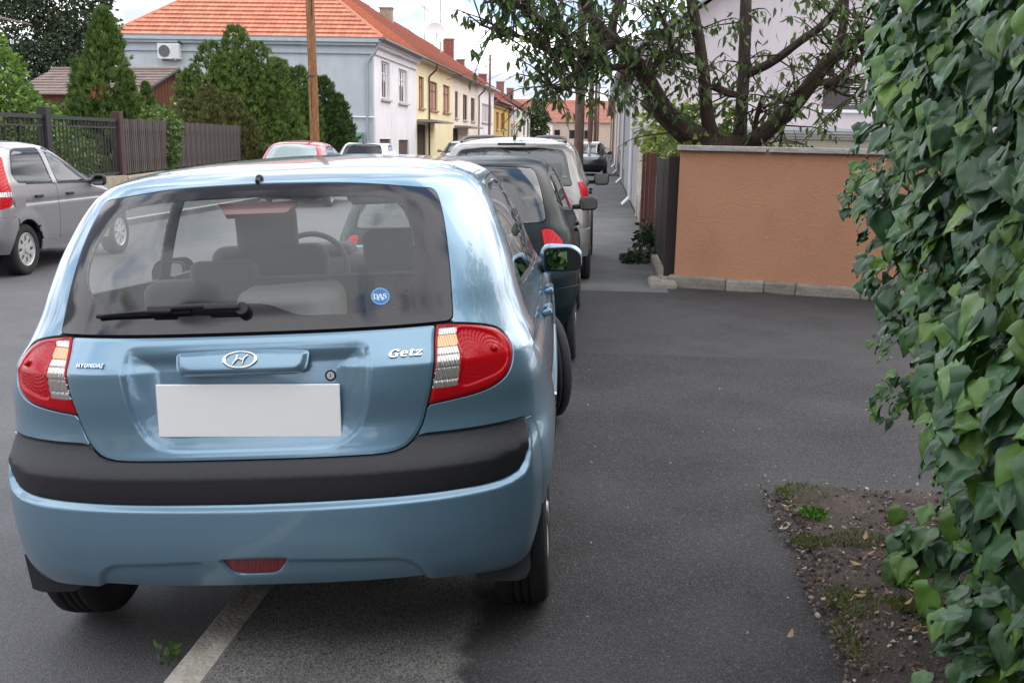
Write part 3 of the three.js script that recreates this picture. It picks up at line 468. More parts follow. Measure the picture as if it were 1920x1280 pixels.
function rightHouse(o) {
  const t = thing('right_row_house', o.label, 'house', [.8, 0, -o.z0]), x = .8, e = o.eave, holes = (o.windows || []).map(w => [w[0] - o.z0, w[1] - o.z0, w[2], w[3]]);
  const f = facade(o.z1 - o.z0, e, holes, .3); part(t, 'wall', f, o.wall); inPlace(t, 'end_wall', [sp(1.1, 8.5, 0, e, o.z0, o.z0 + .3), sp(1.35, 1.37, .2, e - .1, o.z0 + .4, o.z1 - .2)], o.wall);
  for (const w of o.windows || []) { const q = inPlace(t, 'window', [sp(.94, 1.0, w[2], w[2] + .1, w[0], w[1]), sp(.94, 1.0, w[3] - .1, w[3], w[0], w[1]), sp(.94, 1.0, w[2] + .1, w[3] - .1, w[0], w[0] + .1), sp(.94, 1.0, w[2] + .1, w[3] - .1, w[1] - .1, w[1])], o.frame || std([.7, .7, .7], .6)); inPlace(t, 'pane', sp(.96, .975, w[2] + .06, w[3] - .06, w[0] + .06, w[1] - .06), M.pane, q); inPlace(t, 'sill', sp(.72, .93, w[2] - .08, w[2] - .003, w[0] - .1, w[1] + .1), std([.55, .54, .53], .7), q); }
  const r = inPlace(t, 'roof', [sp(.6, 1.2, e, e + .05, o.z0, o.z1)], std([.3, .28, .27], .8)); slope(t, r, [.42, e - .05, -o.z0], [.42, e - .05, -o.z1], [4.7, e + 3.2, -o.z0], [4.7, e + 3.2, -o.z1], 15, o.roof || roofDark, 'tile_course', false); slope(t, r, [9, e - .05, -o.z0], [9, e - .05, -o.z1], [4.7, e + 3.2, -o.z0], [4.7, e + 3.2, -o.z1], 15, o.roof || roofDark, 'rear_tiles', false);
  { const s = prism([[.8, e], [8.6, e], [4.7, e + 3.1]], .3); s.translate(0, 0, -o.z0 - .3); inPlace(t, 'gable', boxUV(s), o.wall); }
  inPlace(t, 'gutter', rod([.36, e - .06, -o.z0], [.36, e - .06, -o.z1], .07), o.pipe); for (const p of o.pipes) inPlace(t, 'downpipe', [tube([[.36, e - .1, -p], [.5, e - .35, -p], [.69, e - .6, -p], [.70, e - 1, -p]], .05, 12, 8), rod([.70, .28, -p], [.70, e - 1, -p], .05), rod([.70, .30, -p], [.52, .12, -p], .052)], o.pipe);
  inPlace(t, 'plinth', sp(.76, .798, .0, .62, o.z0, o.z1), o.plinth || concrete([.33, .31, .30])); return t;
}
rightHouse({ z0: 40, z1: 52, eave: 3.9, wall: plaster([.33, .33, .35]), pipe: std([.6, .6, .6], .4, { metalness: .4 }), pipes: [40.6, 51.4], windows: [[42.5, 44, 1.35, 2.9], [47, 48.5, 1.35, 2.9]], label: 'grey house front on the right just beyond the lilac gable house' });
rightHouse({ z0: 52, z1: 66, eave: 4.3, wall: plaster([.48, .45, .43]), pipe: std([.85, .85, .85], .5), pipes: [52.8, 65], windows: [[55, 56.6, 1.4, 3.1], [60, 61.6, 1.4, 3.1]], label: 'white house front with a white downpipe on the right side' });
rightHouse({ z0: 66, z1: 84, eave: 4.6, wall: plaster([.40, .24, .20]), pipe: std([.2, .1, .08], .5), pipes: [67, 83], windows: [[70, 72, 1.5, 3.2], [77, 79, 1.5, 3.2]], label: 'reddish brown house front farther along the right side' });
rightHouse({ z0: 84, z1: 140, eave: 4.6, wall: plaster([.55, .44, .38]), pipe: std([.3, .28, .26], .5), pipes: [85, 110], windows: [[90, 93, 1.5, 3.2], [100, 103, 1.5, 3.2], [112, 115, 1.5, 3.2]], roof: roofOld, label: 'farthest beige house front of the right hand row' });
// the orange garden wall
{
  const t = thing('garden_wall', 'orange rendered garden wall with pale coping and rough concrete foot', 'wall', [.80, .1, -11.68], Math.atan2(-.58, 2.01)); t.rotation.y = Math.atan2(-.58, 2.01);   // its far end is nearer to us
  const L = 4.4, orange = std([.385, .19, .108], .9, { map: tex(1024, 512, (i, j) => { const n = .86 + .20 * fbm(i / 110, j / 110, 0, 111, 5) + .06 * (fbm(i / 9, j / 9, 0, 113, 3) - .5) + (fbm(i / 40 + 3, j / 7, 0, 114, 3) > .80 ? .10 : 0), st = sstep(.60, .76, fbm(i / 46, j / 90, 0, 112, 5)) * .05; return [n * (1 - st * .5), n * (1 - st), n * (1 - st)]; }, [.33, .66]), bumpMap: grainBump, bumpScale: .004 });
  part(t, 'render', boxUV(rbx(L, 1.31, .24, .008, L / 2, .11 + .655, -.12)), orange);
  const rng = mulberry(5), g = []; let x = -.06, i = 0; const mats = [concrete([.235, .215, .195]), concrete([.27, .25, .225]), concrete([.21, .195, .18])];
  while (x < L) { const w = .28 + rng() * .5, h = .115 + rng() * .03, q = boxUV(rbx(Math.min(w, L - x), h, .34, .025, 0, 0, 0, 3)), p = q.attributes.position; for (let k = 0; k < p.count; k++) p.setXYZ(k, p.getX(k), p.getY(k) + .02 * (fbm(p.getX(k) * 8 + x * 7, p.getZ(k) * 8, 0, 4, 3) - .5), p.getZ(k) + .04 * (fbm(p.getX(k) * 7 + x * 9, p.getY(k) * 9 + 5, 0, 6, 3) - .5)); q.computeVertexNormals(); const m = part(t, 'foot_stone', q, mats[i++ % 3]); m.position.set(x + w / 2, h / 2 - .012, -.10); x += w; }
  for (let k = 0; k < 5; k++) { const w = k ? .96 : .92, m = part(t, 'coping', boxUV(rbx(w - .008, .055, .34, .008)), concrete([.40, .38, .38])); m.position.set(-.03 + k * .96 + .46, 1.447, -.12); }
}
// gate and fence along the pavement on the right
{
  const g = thing('garden_gate', 'dark brown boarded gate beside the orange wall', 'gate', [.70, .1, -11.85]), bd = [timber([.026, .020, .024]), timber([.020, .016, .020])];
  for (let k = 0; k < 17; k++) { const m = part(g, 'board', boxUV(rbx(.02, 1.16 + .02 * hash3(k, 2, 2), .165, .004)), bd[k & 1]); m.position.set(.03 + .004 * hash3(k, 1, 1), .12 + .60, -.12 - k * .178); }
  part(g, 'rail', [bx(.04, .07, 2.9, .065, .42, -1.55), bx(.04, .07, 2.9, .065, 1.1, -1.55)], bd[1]); part(g, 'gate_post', [rbx(.14, 1.36, .07, .008, .065, .68, .03)], timber([.03, .022, .024]));
  const foot = thing('fence_foot', 'low rough concrete foot under the dark gate', 'wall', [.66, .1, -11.7]); part(foot, 'concrete_foot', boxUV(rbx(.22, .16, 3.5, .03, .1, .02, -1.7)), concrete([.25, .23, .205])); part(foot, 'corner_lump', boxUV(rbx(.30, .12, .5, .05, .02, .02, -.05)), concrete([.28, .255, .225]));
  const f = thing('board_fence', 'reddish brown board fence beyond the dark gate', 'fence', [.70, .1, -15.1]); for (let k = 0; k < 14; k++) { const m = part(f, 'board', boxUV(rbx(.022, 1.22 + .03 * hash3(k, 8, 2), .19, .004)), timber([[.055, .026, .026], [.045, .024, .024]][k & 1])); m.position.set(.02 + .005 * hash3(k, 4, 4), .13 + .61, -.12 - k * .205); }
  for (const z of [0, -1.45, -2.9]) part(f, 'fence_post', rbx(.09, 1.36, .09, .01, -.02, .68, z), timber([.18, .075, .06])); part(f, 'rail', [bx(.03, .06, 2.9, .055, .45, -1.5), bx(.03, .06, 2.9, .055, 1.1, -1.5)], timber([.12, .05, .045]));
  const w = thing('low_wall', 'low pale wall with pillars beside the pavement before the grey houses', 'wall', [.74, .1, -18.1]); part(w, 'wall', sp(.74, .96, .1, .55, 18.1, 23.1).translate(-.74, -.1, 18.1), concrete([.40, .38, .35])); for (const z of [19.5, 21.2, 22.9]) part(w, 'pillar', boxUV(rbx(.26, 1.4, .26, .012, .1, .7, -(z - 18.1))), concrete([.52, .50, .47]));
}
// garden fence on the left: iron bars, then timber pickets
function alongFence(P, Q, n, fn) { for (let i = 0; i < n; i++) { const k = (i + .5) / n; fn(lerp(P[0], Q[0], k), lerp(P[1], Q[1], k), i); } }
{
  const A = [-8.35, 13.4], B = [-9.5, 21.4], C = [-11.95, 36.4], ang = (p, q) => Math.atan2(-(q[0] - p[0]), q[1] - p[1]) ;
  const t = thing('iron_fence', 'black iron bar fence section on the far left before the shrubs', 'fence', [B[0], .1, -B[1]]), iron = std([.018, .018, .021], .6), rel = (x, z) => [x - B[0], -(z - B[1])];
  const bar = new THREE.BoxGeometry(.022, 1.06, .022); alongFence(A, B, 42, (x, z) => { const m = part(t, 'bar', bar, iron), r = rel(x, z); m.position.set(r[0], 1.20, r[1]); });
  const rail = (y, h, d, P, Q, m, tt, nm, rr) => { const L = Math.hypot(Q[0] - P[0], Q[1] - P[1]), q = part(tt, nm, boxUV(new THREE.BoxGeometry(d, h, L)), m), r = rr((P[0] + Q[0]) / 2, (P[1] + Q[1]) / 2); q.position.set(r[0], y, r[1]); q.rotation.y = ang(P, Q); return q; };
  rail(1.70, .06, .05, A, B, iron, t, 'top_rail', rel); rail(.70, .05, .05, A, B, iron, t, 'bottom_rail', rel); rail(1.56, .03, .04, A, B, iron, t, 'middle_rail', rel);
  for (const k of [.12, .50]) { const r = rel(lerp(A[0], B[0], k), lerp(A[1], B[1], k)); part(t, 'fence_post', rbx(.16, 1.85, .16, .01, r[0], .93, r[1]), iron); }
  part(t, 'fence_post', rbx(.17, 1.9, .17, .012, 0, .92, 0), timber([.095, .045, .05]));
  const base = rail(.32, .66, .26, A, B, concrete([.40, .34, .27]), t, 'base_wall', rel);
  const p = thing('picket_fence', 'weathered grey brown picket fence on a stone base along the left gardens', 'fence', [B[0], .1, -B[1]]); const wood = [timber([.115, .096, .092]), timber([.09, .075, .073]), timber([.07, .058, .058])], pk = boxUV(rbx(.070, 1.08, .024, .006));
  alongFence(B, C, 92, (x, z, i) => { const m = part(p, 'picket', pk, wood[(i * 5 + (i >> 2)) % 3]), r = rel(x, z); m.position.set(r[0], 1.20 + .02 * (hash3(i, 3, 9) - .5), r[1]); m.rotation.y = ang(B, C) + Math.PI / 2 + .06 * (hash3(i, 5, 9) - .5); });
  const rl = (x, z) => { const r = rel(x, z); return [r[0] - .04, r[1] - .01]; }; rail(1.5, .07, .04, B, C, wood[2], p, 'rail', rl); rail(.88, .07, .04, B, C, wood[2], p, 'rail', rl);
  const rng = mulberry(8), L = Math.hypot(C[0] - B[0], C[1] - B[1]); for (let row = 0; row < 2; row++) for (let s = row * .12; s < L;) { const w = .3 + rng() * .28, q = part(p, 'base_stone', boxUV(rbx(.25, .29, w - .012, .02)), concrete(mixc([.46, .38, .28], [.36, .31, .27], rng()))), k = (s + w / 2) / L, r = rel(lerp(B[0], C[0], k), lerp(B[1], C[1], k)); q.position.set(r[0], .17 + row * .30, r[1]); q.rotation.y = ang(B, C); s += w; }
}
// garden shed
{
  const t = thing('garden_shed', 'brown timber garden shed with grey-brown tiled roof behind the conifers', 'shed', [-18.2, 0, -41], -.28), w = timber([.20, .075, .045]), rf = std([1, 1, 1], .9, { map: tileTone([.25, .19, .165], 13) });
  for (let k = 0; k < 22; k++) { const x = 2.62, z = 1.9 - k * .18, m = part(t, 'board', boxUV(rbx(.03, 2.95 + Math.max(0, .80 - Math.abs(z + .0) * .42) - .05, .168, .004)), w), h = m.geometry.parameters; m.position.set(x, (2.95 + Math.max(0, .80 - Math.abs(z) * .42) - .05) / 2, z); }
  part(t, 'wall', [bx(5.2, 2.9, .08, 0, 1.45, 1.9), bx(5.2, 2.9, .08, 0, 1.45, -1.9), bx(.08, 2.9, 3.7, -2.6, 1.45, 0)], w);
  const e = 2.92, r = part(t, 'roof', bx(5.6, .05, .10, 0, 3.78, 0), rf), cs = (z0, z1, y0, y1) => { for (let i = 0; i < 9; i++) { const a = i / 9, b = (i + 1.15) / 9, g = hexa([[-2.85, lerp(y0, y1, a), lerp(z0, z1, a)], [2.85, lerp(y0, y1, a), lerp(z0, z1, a)], [2.85, lerp(y0, y1, b) - .04, lerp(z0, z1, b)], [-2.85, lerp(y0, y1, b) - .04, lerp(z0, z1, b)], [-2.85, lerp(y0, y1, a) + .06, lerp(z0, z1, a)], [2.85, lerp(y0, y1, a) + .06, lerp(z0, z1, a)], [2.85, lerp(y0, y1, b), lerp(z0, z1, b)], [-2.85, lerp(y0, y1, b), lerp(z0, z1, b)]]); part(r, 'tile_course', g, rf); } }; cs(2.25, 0, e - .1, 3.8); cs(-2.25, 0, e - .1, 3.8);
  part(t, 'bargeboard', [rod([2.87, e - .14, 2.26], [2.87, 3.8, 0], .05, .05, 6), rod([2.87, e - .14, -2.26], [2.87, 3.8, 0], .05, .05, 6)], std([.055, .05, .05], .8)); const rt = part(t, 'ridge_tiles', [rod([-2.9, 3.83, 0], [2.9, 3.83, 0], .075, .075, 8)], rf);
  const win = part(t, 'window', [bx(.03, .06, .62, 2.66, 2.62, -.2), bx(.03, .06, .62, 2.66, 2.0, -.2), bx(.03, .6, .06, 2.66, 2.31, .1), bx(.03, .6, .06, 2.66, 2.31, -.5)], std([.75, .75, .75], .6)); part(win, 'pane', bx(.012, .58, .56, 2.65, 2.31, -.2), std([.5, .5, .5], .3));
}
// poles and wires
{
  const pole = (label, x, z, r, h, mat, turn = 0) => { const t = thing('utility_pole', label, 'pole', [x, .08, -z]); part(t, 'shaft', taper([[0, 0, 0], [.02 * turn, h * .5, 0], [.05 * turn, h, 0]], [r * 1.06, r * .96, r * .85], 14, 10), mat); return t; };
  const p0 = pole('orange brown wooden pole on the left kerb before the conifers', -8.6, 33, .135, 8.2, bark([.42, .215, .10]), -2.2); for (const y of [3.2, 5.4]) part(p0, 'band', (() => { const g = new THREE.CylinderGeometry(.142, .142, .07, 18, 1, true); g.translate(-.05, y, 0); return g; })(), std([.07, .05, .05], .7));
  part(p0, 'crack', [bx(.012, 1.6, .02, .02, 5.6, .128), bx(.010, 1.1, .02, -.05, 2.6, .132)], M.matteBlack);
  const xs = [[34, .145, 'weathered brown wooden pole nearest on the right pavement, behind the cherry tree limbs'], [62, .14, 'second brown pole along the right kerb, just past the nearest'], [96, .13, 'third pole along the right kerb with small crossbar'], [140, .13, 'farthest thin pole along the right kerb']];
  xs.forEach(([z, r, l], i) => { const t = pole(l, -.74, z, r, 8.4, bark([[.20, .135, .11], [.22, .14, .11], [.17, .12, .10], [.2, .15, .13]][i])); part(t, 'crossbar', [bx(1.3, .09, .09, .3, 7.9, 0)], std([.2, .19, .18], .8)); part(t, 'insulator', [-.2, .2, .85].map(x => { const g = new THREE.CylinderGeometry(.03, .045, .13, 10); g.translate(x, 8.01, 0); return g; }), std([.5, .48, .45], .3)); });
  const lp = pole('thin brown metal pole before the ochre yellow house', -9.2, 90, .10, 8.0, std([.22, .12, .09], .7)); part(lp, 'crossarm', bx(.9, .07, .07, .2, 7.6, 0), std([.2, .12, .1], .7));
  const wires = [[[-.6, 8.1, -34], [-8.65, 8.0, -33]], [[-.74, 8.1, -62], [-10.1, 5.2, -72]], [[-.74, 8.2, -96], [-9.2, 8.0, -90]], [[-.5, 8.1, -34], [-.5, 8.1, -62]], [[-.3, 8.1, -62], [-.3, 8.1, -96]], [[-8.8, 8.0, -33], [-9.2, 7.9, -90]], [[-.74, 7.9, -62], [-10.2, 5.6, -88]], [[-.74, 8.0, -96], [-10.2, 5.4, -118]]];
  const names = ['wire from the nearest brown pole to the wooden pole opposite', 'wire from the second brown pole down to the yellow house', 'wire crossing the street between the third pole and the thin metal pole', 'wire along the right kerb between the two nearest brown poles', 'wire along the right kerb between the second and third poles', 'long wire along the left side above the row house fronts', 'wire from the second brown pole down to the cream house', 'wire from the third pole down to the ochre house'];
  wires.forEach(([a, b], i) => { const q = []; for (let k = 0; k <= 8; k++) { const s = k / 8; q.push([lerp(a[0], b[0], s), lerp(a[1], b[1], s) - .9 * s * (1 - s), lerp(a[2], b[2], s)]); } single('overhead_wire', tube(q, .014, 24, 5), M.black, names[i], 'wire'); });
}
// ---------- the street behind the camera: what shades and is mirrored by the tail of the blue car ----------
function plainHouse(label, x0, x1, z0, z1, e, wall, xf) {  // xf: the x of the front that faces the street
  const t = thing('street_house', label, 'house', [x0, 0, -z0]), xm = (x0 + x1) / 2, d = Math.sign(xf - xm);
  inPlace(t, 'wall', sp(x0, x1, 0, e, z0, z1), wall); const r = inPlace(t, 'roof', sp(x0 - .3, x1 + .3, e, e + .08, z0 - .3, z1 + .3), creamTrim);
  slope(t, r, [x0 - .4, e + .08, -z0 + .3], [x0 - .4, e + .08, -z1 - .3], [xm, e + 3.4, -z0 + .3], [xm, e + 3.4, -z1 - .3], 14, roofOld, 'tile_course', false); slope(t, r, [x1 + .4, e + .08, -z0 + .3], [x1 + .4, e + .08, -z1 - .3], [xm, e + 3.4, -z0 + .3], [xm, e + 3.4, -z1 - .3], 14, roofOld, 'tile_course', false);
  for (const z of [z0, z1 - .02]) { const s = prism([[x0, e], [x1, e], [xm, e + 3.3]], .02); s.translate(0, 0, -z - .02); inPlace(t, 'gable', boxUV(s), wall); }
  for (let z = z0 + 1.8; z < z1 - 2; z += 3.6) { const w = inPlace(t, 'window', sp(xf, xf + d * .05, 1.4, 3.1, z, z + 1.3), std([.6, .6, .6], .6)); inPlace(t, 'pane', sp(xf + d * .05, xf + d * .06, 1.5, 3.0, z + .1, z + 1.2), M.pane, w); }
  return t;
}
plainHouse('cream house beside the camera on the far side of the street, outside the view', -21.5, -12.2, -26, -3, 5.6, plaster([.70, .62, .50]), -12.2);
plainHouse('grey house behind the camera on the pavement side, outside the view', 2.6, 11, -24, -5, 5.4, plaster([.52, .50, .48]), 2.6);
plainHouse('brick coloured house farther behind the camera across the street, outside the view', -21, -10.3, -52, -29, 5.8, plaster([.45, .27, .20]), -10.3);
// ---------- trees, shrubs, hedge, soil ----------
const sight = (u, v) => V((u - 990.52) / 2045.67, (742.19 - v) / 2045.67, -1).applyQuaternion(camera.quaternion);
const at = (u, v, z) => { const d = sight(u, v); return camera.position.clone().addScaledVector(d, -z / d.z).toArray(); };          // on the plane z metres up the street
const onFloor = (u, v, y = WALK) => { const d = sight(u, v); return camera.position.clone().addScaledVector(d, (y - 1.6) / d.y).toArray(); };
function tri(list) { const g = new THREE.BufferGeometry(), pos = []; list.forEach(t => t.forEach(p => pos.push(...p))); g.setAttribute('position', new THREE.Float32BufferAttribute(pos, 3)); g.computeVertexNormals(); const uv = []; for (let i = 0; i < pos.length; i += 3) uv.push(pos[i], pos[i + 1]); g.setAttribute('uv', new THREE.Float32BufferAttribute(uv, 2)); return g; }
function leafGeo(len, wid, fold, curl, prof, n = 4) {     // a leaf along +y from its stalk, folded at the midrib, its tip curling
  const rows = [], t = []; for (let i = 0; i <= n; i++) { const k = i / n, w = prof(k) * wid / 2, y = len * k, z = -curl * k * k * len, e = fold * w; rows.push([[-w, y, z + e], [0, y, z], [w, y, z + e]]); }
  for (let i = 0; i < n; i++) for (let c = 0; c < 2; c++) { const a = rows[i][c], b = rows[i][c + 1], d = rows[i + 1][c + 1], f = rows[i + 1][c]; t.push([a, b, d]); t.push([a, d, f]); }
  return tri(t);
}
const lance = k => Math.sin(Math.PI * Math.pow(clamp(k), .75)) ** .9, roundish = k => Math.sin(Math.PI * Math.pow(clamp(k), .62)) ** .8;
function swarm(parent, name, geo, mat, list, tint) {      // list of [position, quaternion, scale, colour]; one uncountable mass
  const m = new THREE.InstancedMesh(geo, mat, list.length), q = new THREE.Matrix4(), s = V(1, 1, 1), c = new THREE.Color(), o = V(0, 0, 0);
  list.forEach(([p, r, k, col], i) => { q.compose(o.set(...p), r, s.set(k, k, k)); m.setMatrixAt(i, q); m.setColorAt(i, c.setRGB(...col)); });
  m.name = name; m.userData.kind = 'stuff'; shade(m); parent.add(m); return m;
}
const Q = new THREE.Quaternion(), lookQ = (dir, spin, rng) => { const q = new THREE.Quaternion().setFromUnitVectors(V(0, 1, 0), dir.clone().normalize()); return q.multiply(new THREE.Quaternion().setFromAxisAngle(V(0, 1, 0), spin)); };
// conifers: flat fan-shaped sprays all through a cone
const sprayGeo = (() => { const t = []; for (let k = 0; k < 9; k++) { const a = (k - 4) * .26, y0 = .012 * k, l = .5 - .035 * Math.abs(k - 4), x = Math.sin(a) * l, y = Math.cos(a) * l + y0, w = .034, z = .05 * Math.sin(k * 2.1); t.push([[0, y0 * .3, 0], [x * .5 + w, y * .5, z], [x, y, z * 1.6]]); t.push([[0, y0 * .3, 0], [x, y, z * 1.6], [x * .5 - w, y * .5, -z]]); } return tri(t); })();
function conifer(name, label, x, z, cones, o = {}) {      // cones: [dx, dz, foot, top, radius] of each leading shoot
  const t = thing(name, label, o.cat || 'conifer', [x, .05, -z]), rng = mulberry(o.seed || 3), list = [], n = o.n || 2600, c0 = o.c || [.062, .115, .028], c1 = o.c1 || [.155, .235, .052], pw = o.pow || .8, tot = cones.reduce((s, c) => s + c[4] * (c[3] - c[2]), 0);
  cones.forEach(([dx, dz, f, h, r], ci) => {
    for (let i = 0, m = Math.round(n * r * (h - f) / tot); i < m; i++) {
      const k = Math.pow(rng(), .85), a = rng() * 6.283, prof = (k < .12 ? lerp(.82, 1, k / .12) : 1) * Math.pow(1 - k, pw) + .02, lump = .52 + .98 * fbm(a * 1.6 + 3 + ci * 7, k * h * 1.3, 0, o.seed || 3, 3), rr = r * prof * lump * Math.pow(.35 + .65 * rng(), .5) + (rng() < .06 ? .12 * r : 0);
      const p = [dx + Math.cos(a) * rr, f + k * (h - f) * .96 + .05, dz + Math.sin(a) * rr], d = V(Math.cos(a) * .75, .9 + rng() * .6, Math.sin(a) * .75).add(V(rng() - .5, rng() * .4, rng() - .5)), w = rng() * .6 + .4 * sstep(.38, .68, fbm(a * 2 + ci, k * 6, 0, 17, 2));
      let col = mixc(c0, c1, w); if (o.brown && Math.hypot(p[0] - o.brown[0], p[1] - o.brown[1]) < o.brown[2] * (.5 + rng()) && p[2] > dz + .15) col = [.26, .10, .045];
      list.push([p, lookQ(d, rng() * 6.28), (o.s || .62) * (.55 + .65 * rng()) * (.55 + .45 * (1 - k)), col]);
    }
    part(t, 'trunk', taper([[dx * .3, -.1, dz * .3], [dx * .8 + .02, lerp(f, h, .4), dz], [dx, lerp(f, h, .86), dz]], [r * .10, r * .06, .015], 8), bark([.16, .10, .07]));
  });
  swarm(t, 'foliage', sprayGeo, leafMat([1, 1, 1], { roughness: .7 }), list); return t;
}
conifer('thuja', 'tall narrow thuja with a rust brown patch behind the iron fence', -13.3, 29.5, [[0, 0, 0, 4.8, 1.12], [-.72, .1, 0, 3.4, .62], [.62, .1, 0, 3.1, .55], [-.25, .1, .6, 4.3, .5]], { n: 3600, seed: 4, pow: .72, brown: [.05, 2.45, .17] });
conifer('thuja', 'slim little thuja close to the right of the tall one', -12.55, 30.2, [[0, 0, 0, 2.9, .42]], { n: 900, seed: 5, pow: .6, s: .42 });
conifer('juniper', 'broad bushy juniper rising over the picket fence', -12.9, 38.6, [[.15, 0, 0, 5.25, 1.35], [-.75, .1, 0, 4.7, 1.2], [.95, .1, 0, 4.7, 1.2], [-1.45, .2, 0, 3.7, .9], [1.6, 0, 0, 4.0, .95], [-.2, .5, 0, 4.2, 1.1], [.5, .6, 0, 4.4, 1.1]], { n: 7600, seed: 6, pow: .46, c: [.075, .125, .028], c1: [.17, .245, .055], s: .6 });
conifer('juniper', 'yellowish sprawling juniper leaning over the pickets in front of the broad one', -13.1, 36.6, [[0, 0, 0, 3.1, .95], [.85, .1, 0, 2.8, .8], [-.75, .1, 0, 2.6, .7], [.3, .5, .1, 2.4, .8], [1.35, 0, .1, 2.0, .6]], { n: 3000, seed: 7, pow: .5, c: [.075, .09, .026], c1: [.19, .19, .06], s: .55 });
conifer('juniper', 'dark juniper with twin tops between the broad one and the wooden pole', -11.9, 40.5, [[0, 0, 0, 4.3, 1.15], [.75, 0, 0, 4.0, 1.0], [-.8, .1, 0, 3.8, 1.0], [.2, .5, 0, 3.4, .9]], { n: 4600, seed: 8, pow: .5 });
conifer('juniper', 'deep green juniper just right of the wooden pole', -10.75, 42.5, [[0, 0, 0, 3.75, .95], [.55, 0, 0, 3.1, .75], [-.6, .1, 0, 3.3, .75]], { n: 3200, seed: 9, pow: .44, c: [.045, .09, .026], c1: [.09, .155, .04] });
conifer('juniper', 'small pointed juniper nearest the white house front', -10.25, 43.5, [[0, 0, 0, 2.75, .5], [.35, .05, 0, 1.9, .4]], { n: 1300, seed: 10, pow: .6, s: .4, c: [.035, .07, .02] });
// leafy crowns
const smallLeaf = leafGeo(.16, .10, .25, .25, roundish, 3), longLeaf = leafGeo(.105, .044, .3, .45, lance, 3);
function leafy(name, label, cat, base, blobs, n, geo, cols, o = {}) {
  const t = thing(name, label, cat, base), rng = mulberry(o.seed || 11), list = [], wsum = blobs.reduce((s, b) => s + b[3] ** 2, 0);
  for (const [bx0, by0, bz0, br, sq] of blobs) for (let i = 0, m = Math.round(n * br * br / wsum); i < m; i++) {
    const d = V(rng() - .5, rng() - .5, rng() - .5).normalize(), lump = .72 + .6 * fbm(d.x * 2.3 + bx0 * 3 + 9, d.y * 2.3 + d.z * 1.7 + by0 + 9, 0, o.seed || 11, 3), rr = br * lump * Math.pow(rng(), .28);
    const p = [bx0 + d.x * rr, by0 + d.y * rr * (sq || .85), bz0 + d.z * rr], dir = V(d.x * .8 + (rng() - .5), -.35 + d.y * .6 + (rng() - .5) * .8, d.z * .8 + (rng() - .5));
    list.push([p, lookQ(dir, rng() * 6.28), (o.s || 1) * (.65 + .7 * rng()), mixc(cols[0], cols[1], rng() * .6 + .4 * sstep(.3, .7, fbm(p[0] * 1.3 + 20, p[1] * 1.3 + p[2], 0, 5, 2)))]);
  }
  swarm(t, 'foliage', geo, leafMat([1, 1, 1], { transmission: .25, thickness: 0, roughness: .8 }), list); if (o.trunk) part(t, 'trunk', o.trunk, bark([.14, .11, .09])); return t;
}
leafy('broadleaf_tree', 'big dark broadleaf tree far back at the left behind the shed', 'tree', [-30.2, 0, -62], [[0, 8.4, 0, 2.7], [-1.9, 6.8, .5, 2.5], [1.6, 6.4, .4, 2.2], [-.2, 5.0, .9, 2.3], [-3.2, 9.6, 0, 2.4], [1.2, 10.2, 0, 2.4], [-2.4, 4.0, .4, 2.0], [2.2, 3.4, 0, 1.3]], 22000, smallLeaf, [[.040, .060, .032], [.075, .105, .05]], { seed: 12, s: 1.35, trunk: taper([[0, 0, 0], [0, 3, 0], [.2, 8, 0]], [.4, .3, .1], 8) });
leafy('vine', 'bright yellow-green vine climbing over the timber shelter at the far left', 'vine', [-11.6, .1, -21], [[-.1, 1.2, 0, .8], [.15, 1.95, .1, .6], [-.05, 2.6, 0, .5], [.6, 1.6, .1, .55], [1.05, 1.25, .2, .5], [-.6, 1.6, 0, .7], [-.35, 3.0, 0, .5], [1.5, 1.0, .2, .4]], 6000, smallLeaf, [[.075, .17, .025], [.21, .31, .05]], { seed: 13, s: .75, trunk: taper([[-.2, 0, 0], [-.1, 1, 0], [-.3, 2.4, 0]], [.05, .04, .02], 6) });
leafy('shrub', 'light green shrub growing through the picket fence', 'shrub', [-10.35, .1, -25.9], [[0, 1.55, 0, .42], [.15, 1.1, .25, .30], [.1, .75, .3, .28], [-.3, 1.8, -.3, .38]], 1500, smallLeaf, [[.07, .13, .025], [.15, .22, .04]], { seed: 14, s: .62, trunk: taper([[0, 0, 0], [0, .7, .1], [0, 1.4, 0]], [.03, .025, .01], 6) });
leafy('shrub', 'green shrub in front of the shed window', 'shrub', [-13.4, .1, -32.4], [[0, 1.9, 0, .55], [-.7, 1.6, 0, .45], [.55, 1.5, 0, .5]], 1500, smallLeaf, [[.06, .12, .025], [.12, .19, .04]], { seed: 15, s: .8, trunk: taper([[0, 0, 0], [0, .8, 0], [0, 1.5, 0]], [.03, .025, .01], 6) });
leafy('shrub', 'low garden shrub below the shed roof left of the tall thuja', 'shrub', [-15.6, .1, -31], [[0, 1.7, 0, .7], [-1.3, 1.6, 0, .7], [-2.3, 1.9, 0, .6], [.6, 1.4, 0, .6]], 2600, smallLeaf, [[.04, .08, .022], [.11, .17, .04]], { seed: 16, s: .85, trunk: taper([[0, 0, 0], [0, .8, 0], [0, 1.4, 0]], [.04, .03, .01], 6) });
leafy('street_tree', 'slim green tree standing before the far house fronts', 'tree', [-9.3, .1, -158], [[0, 3.0, 0, 1.5], [.2, 4.6, 0, 1.3], [0, 6.2, 0, .9]], 1600, smallLeaf, [[.05, .08, .03], [.09, .13, .045]], { seed: 17, s: 3, trunk: taper([[0, 0, 0], [0, 2, 0], [0, 5, 0]], [.14, .12, .05], 6) });
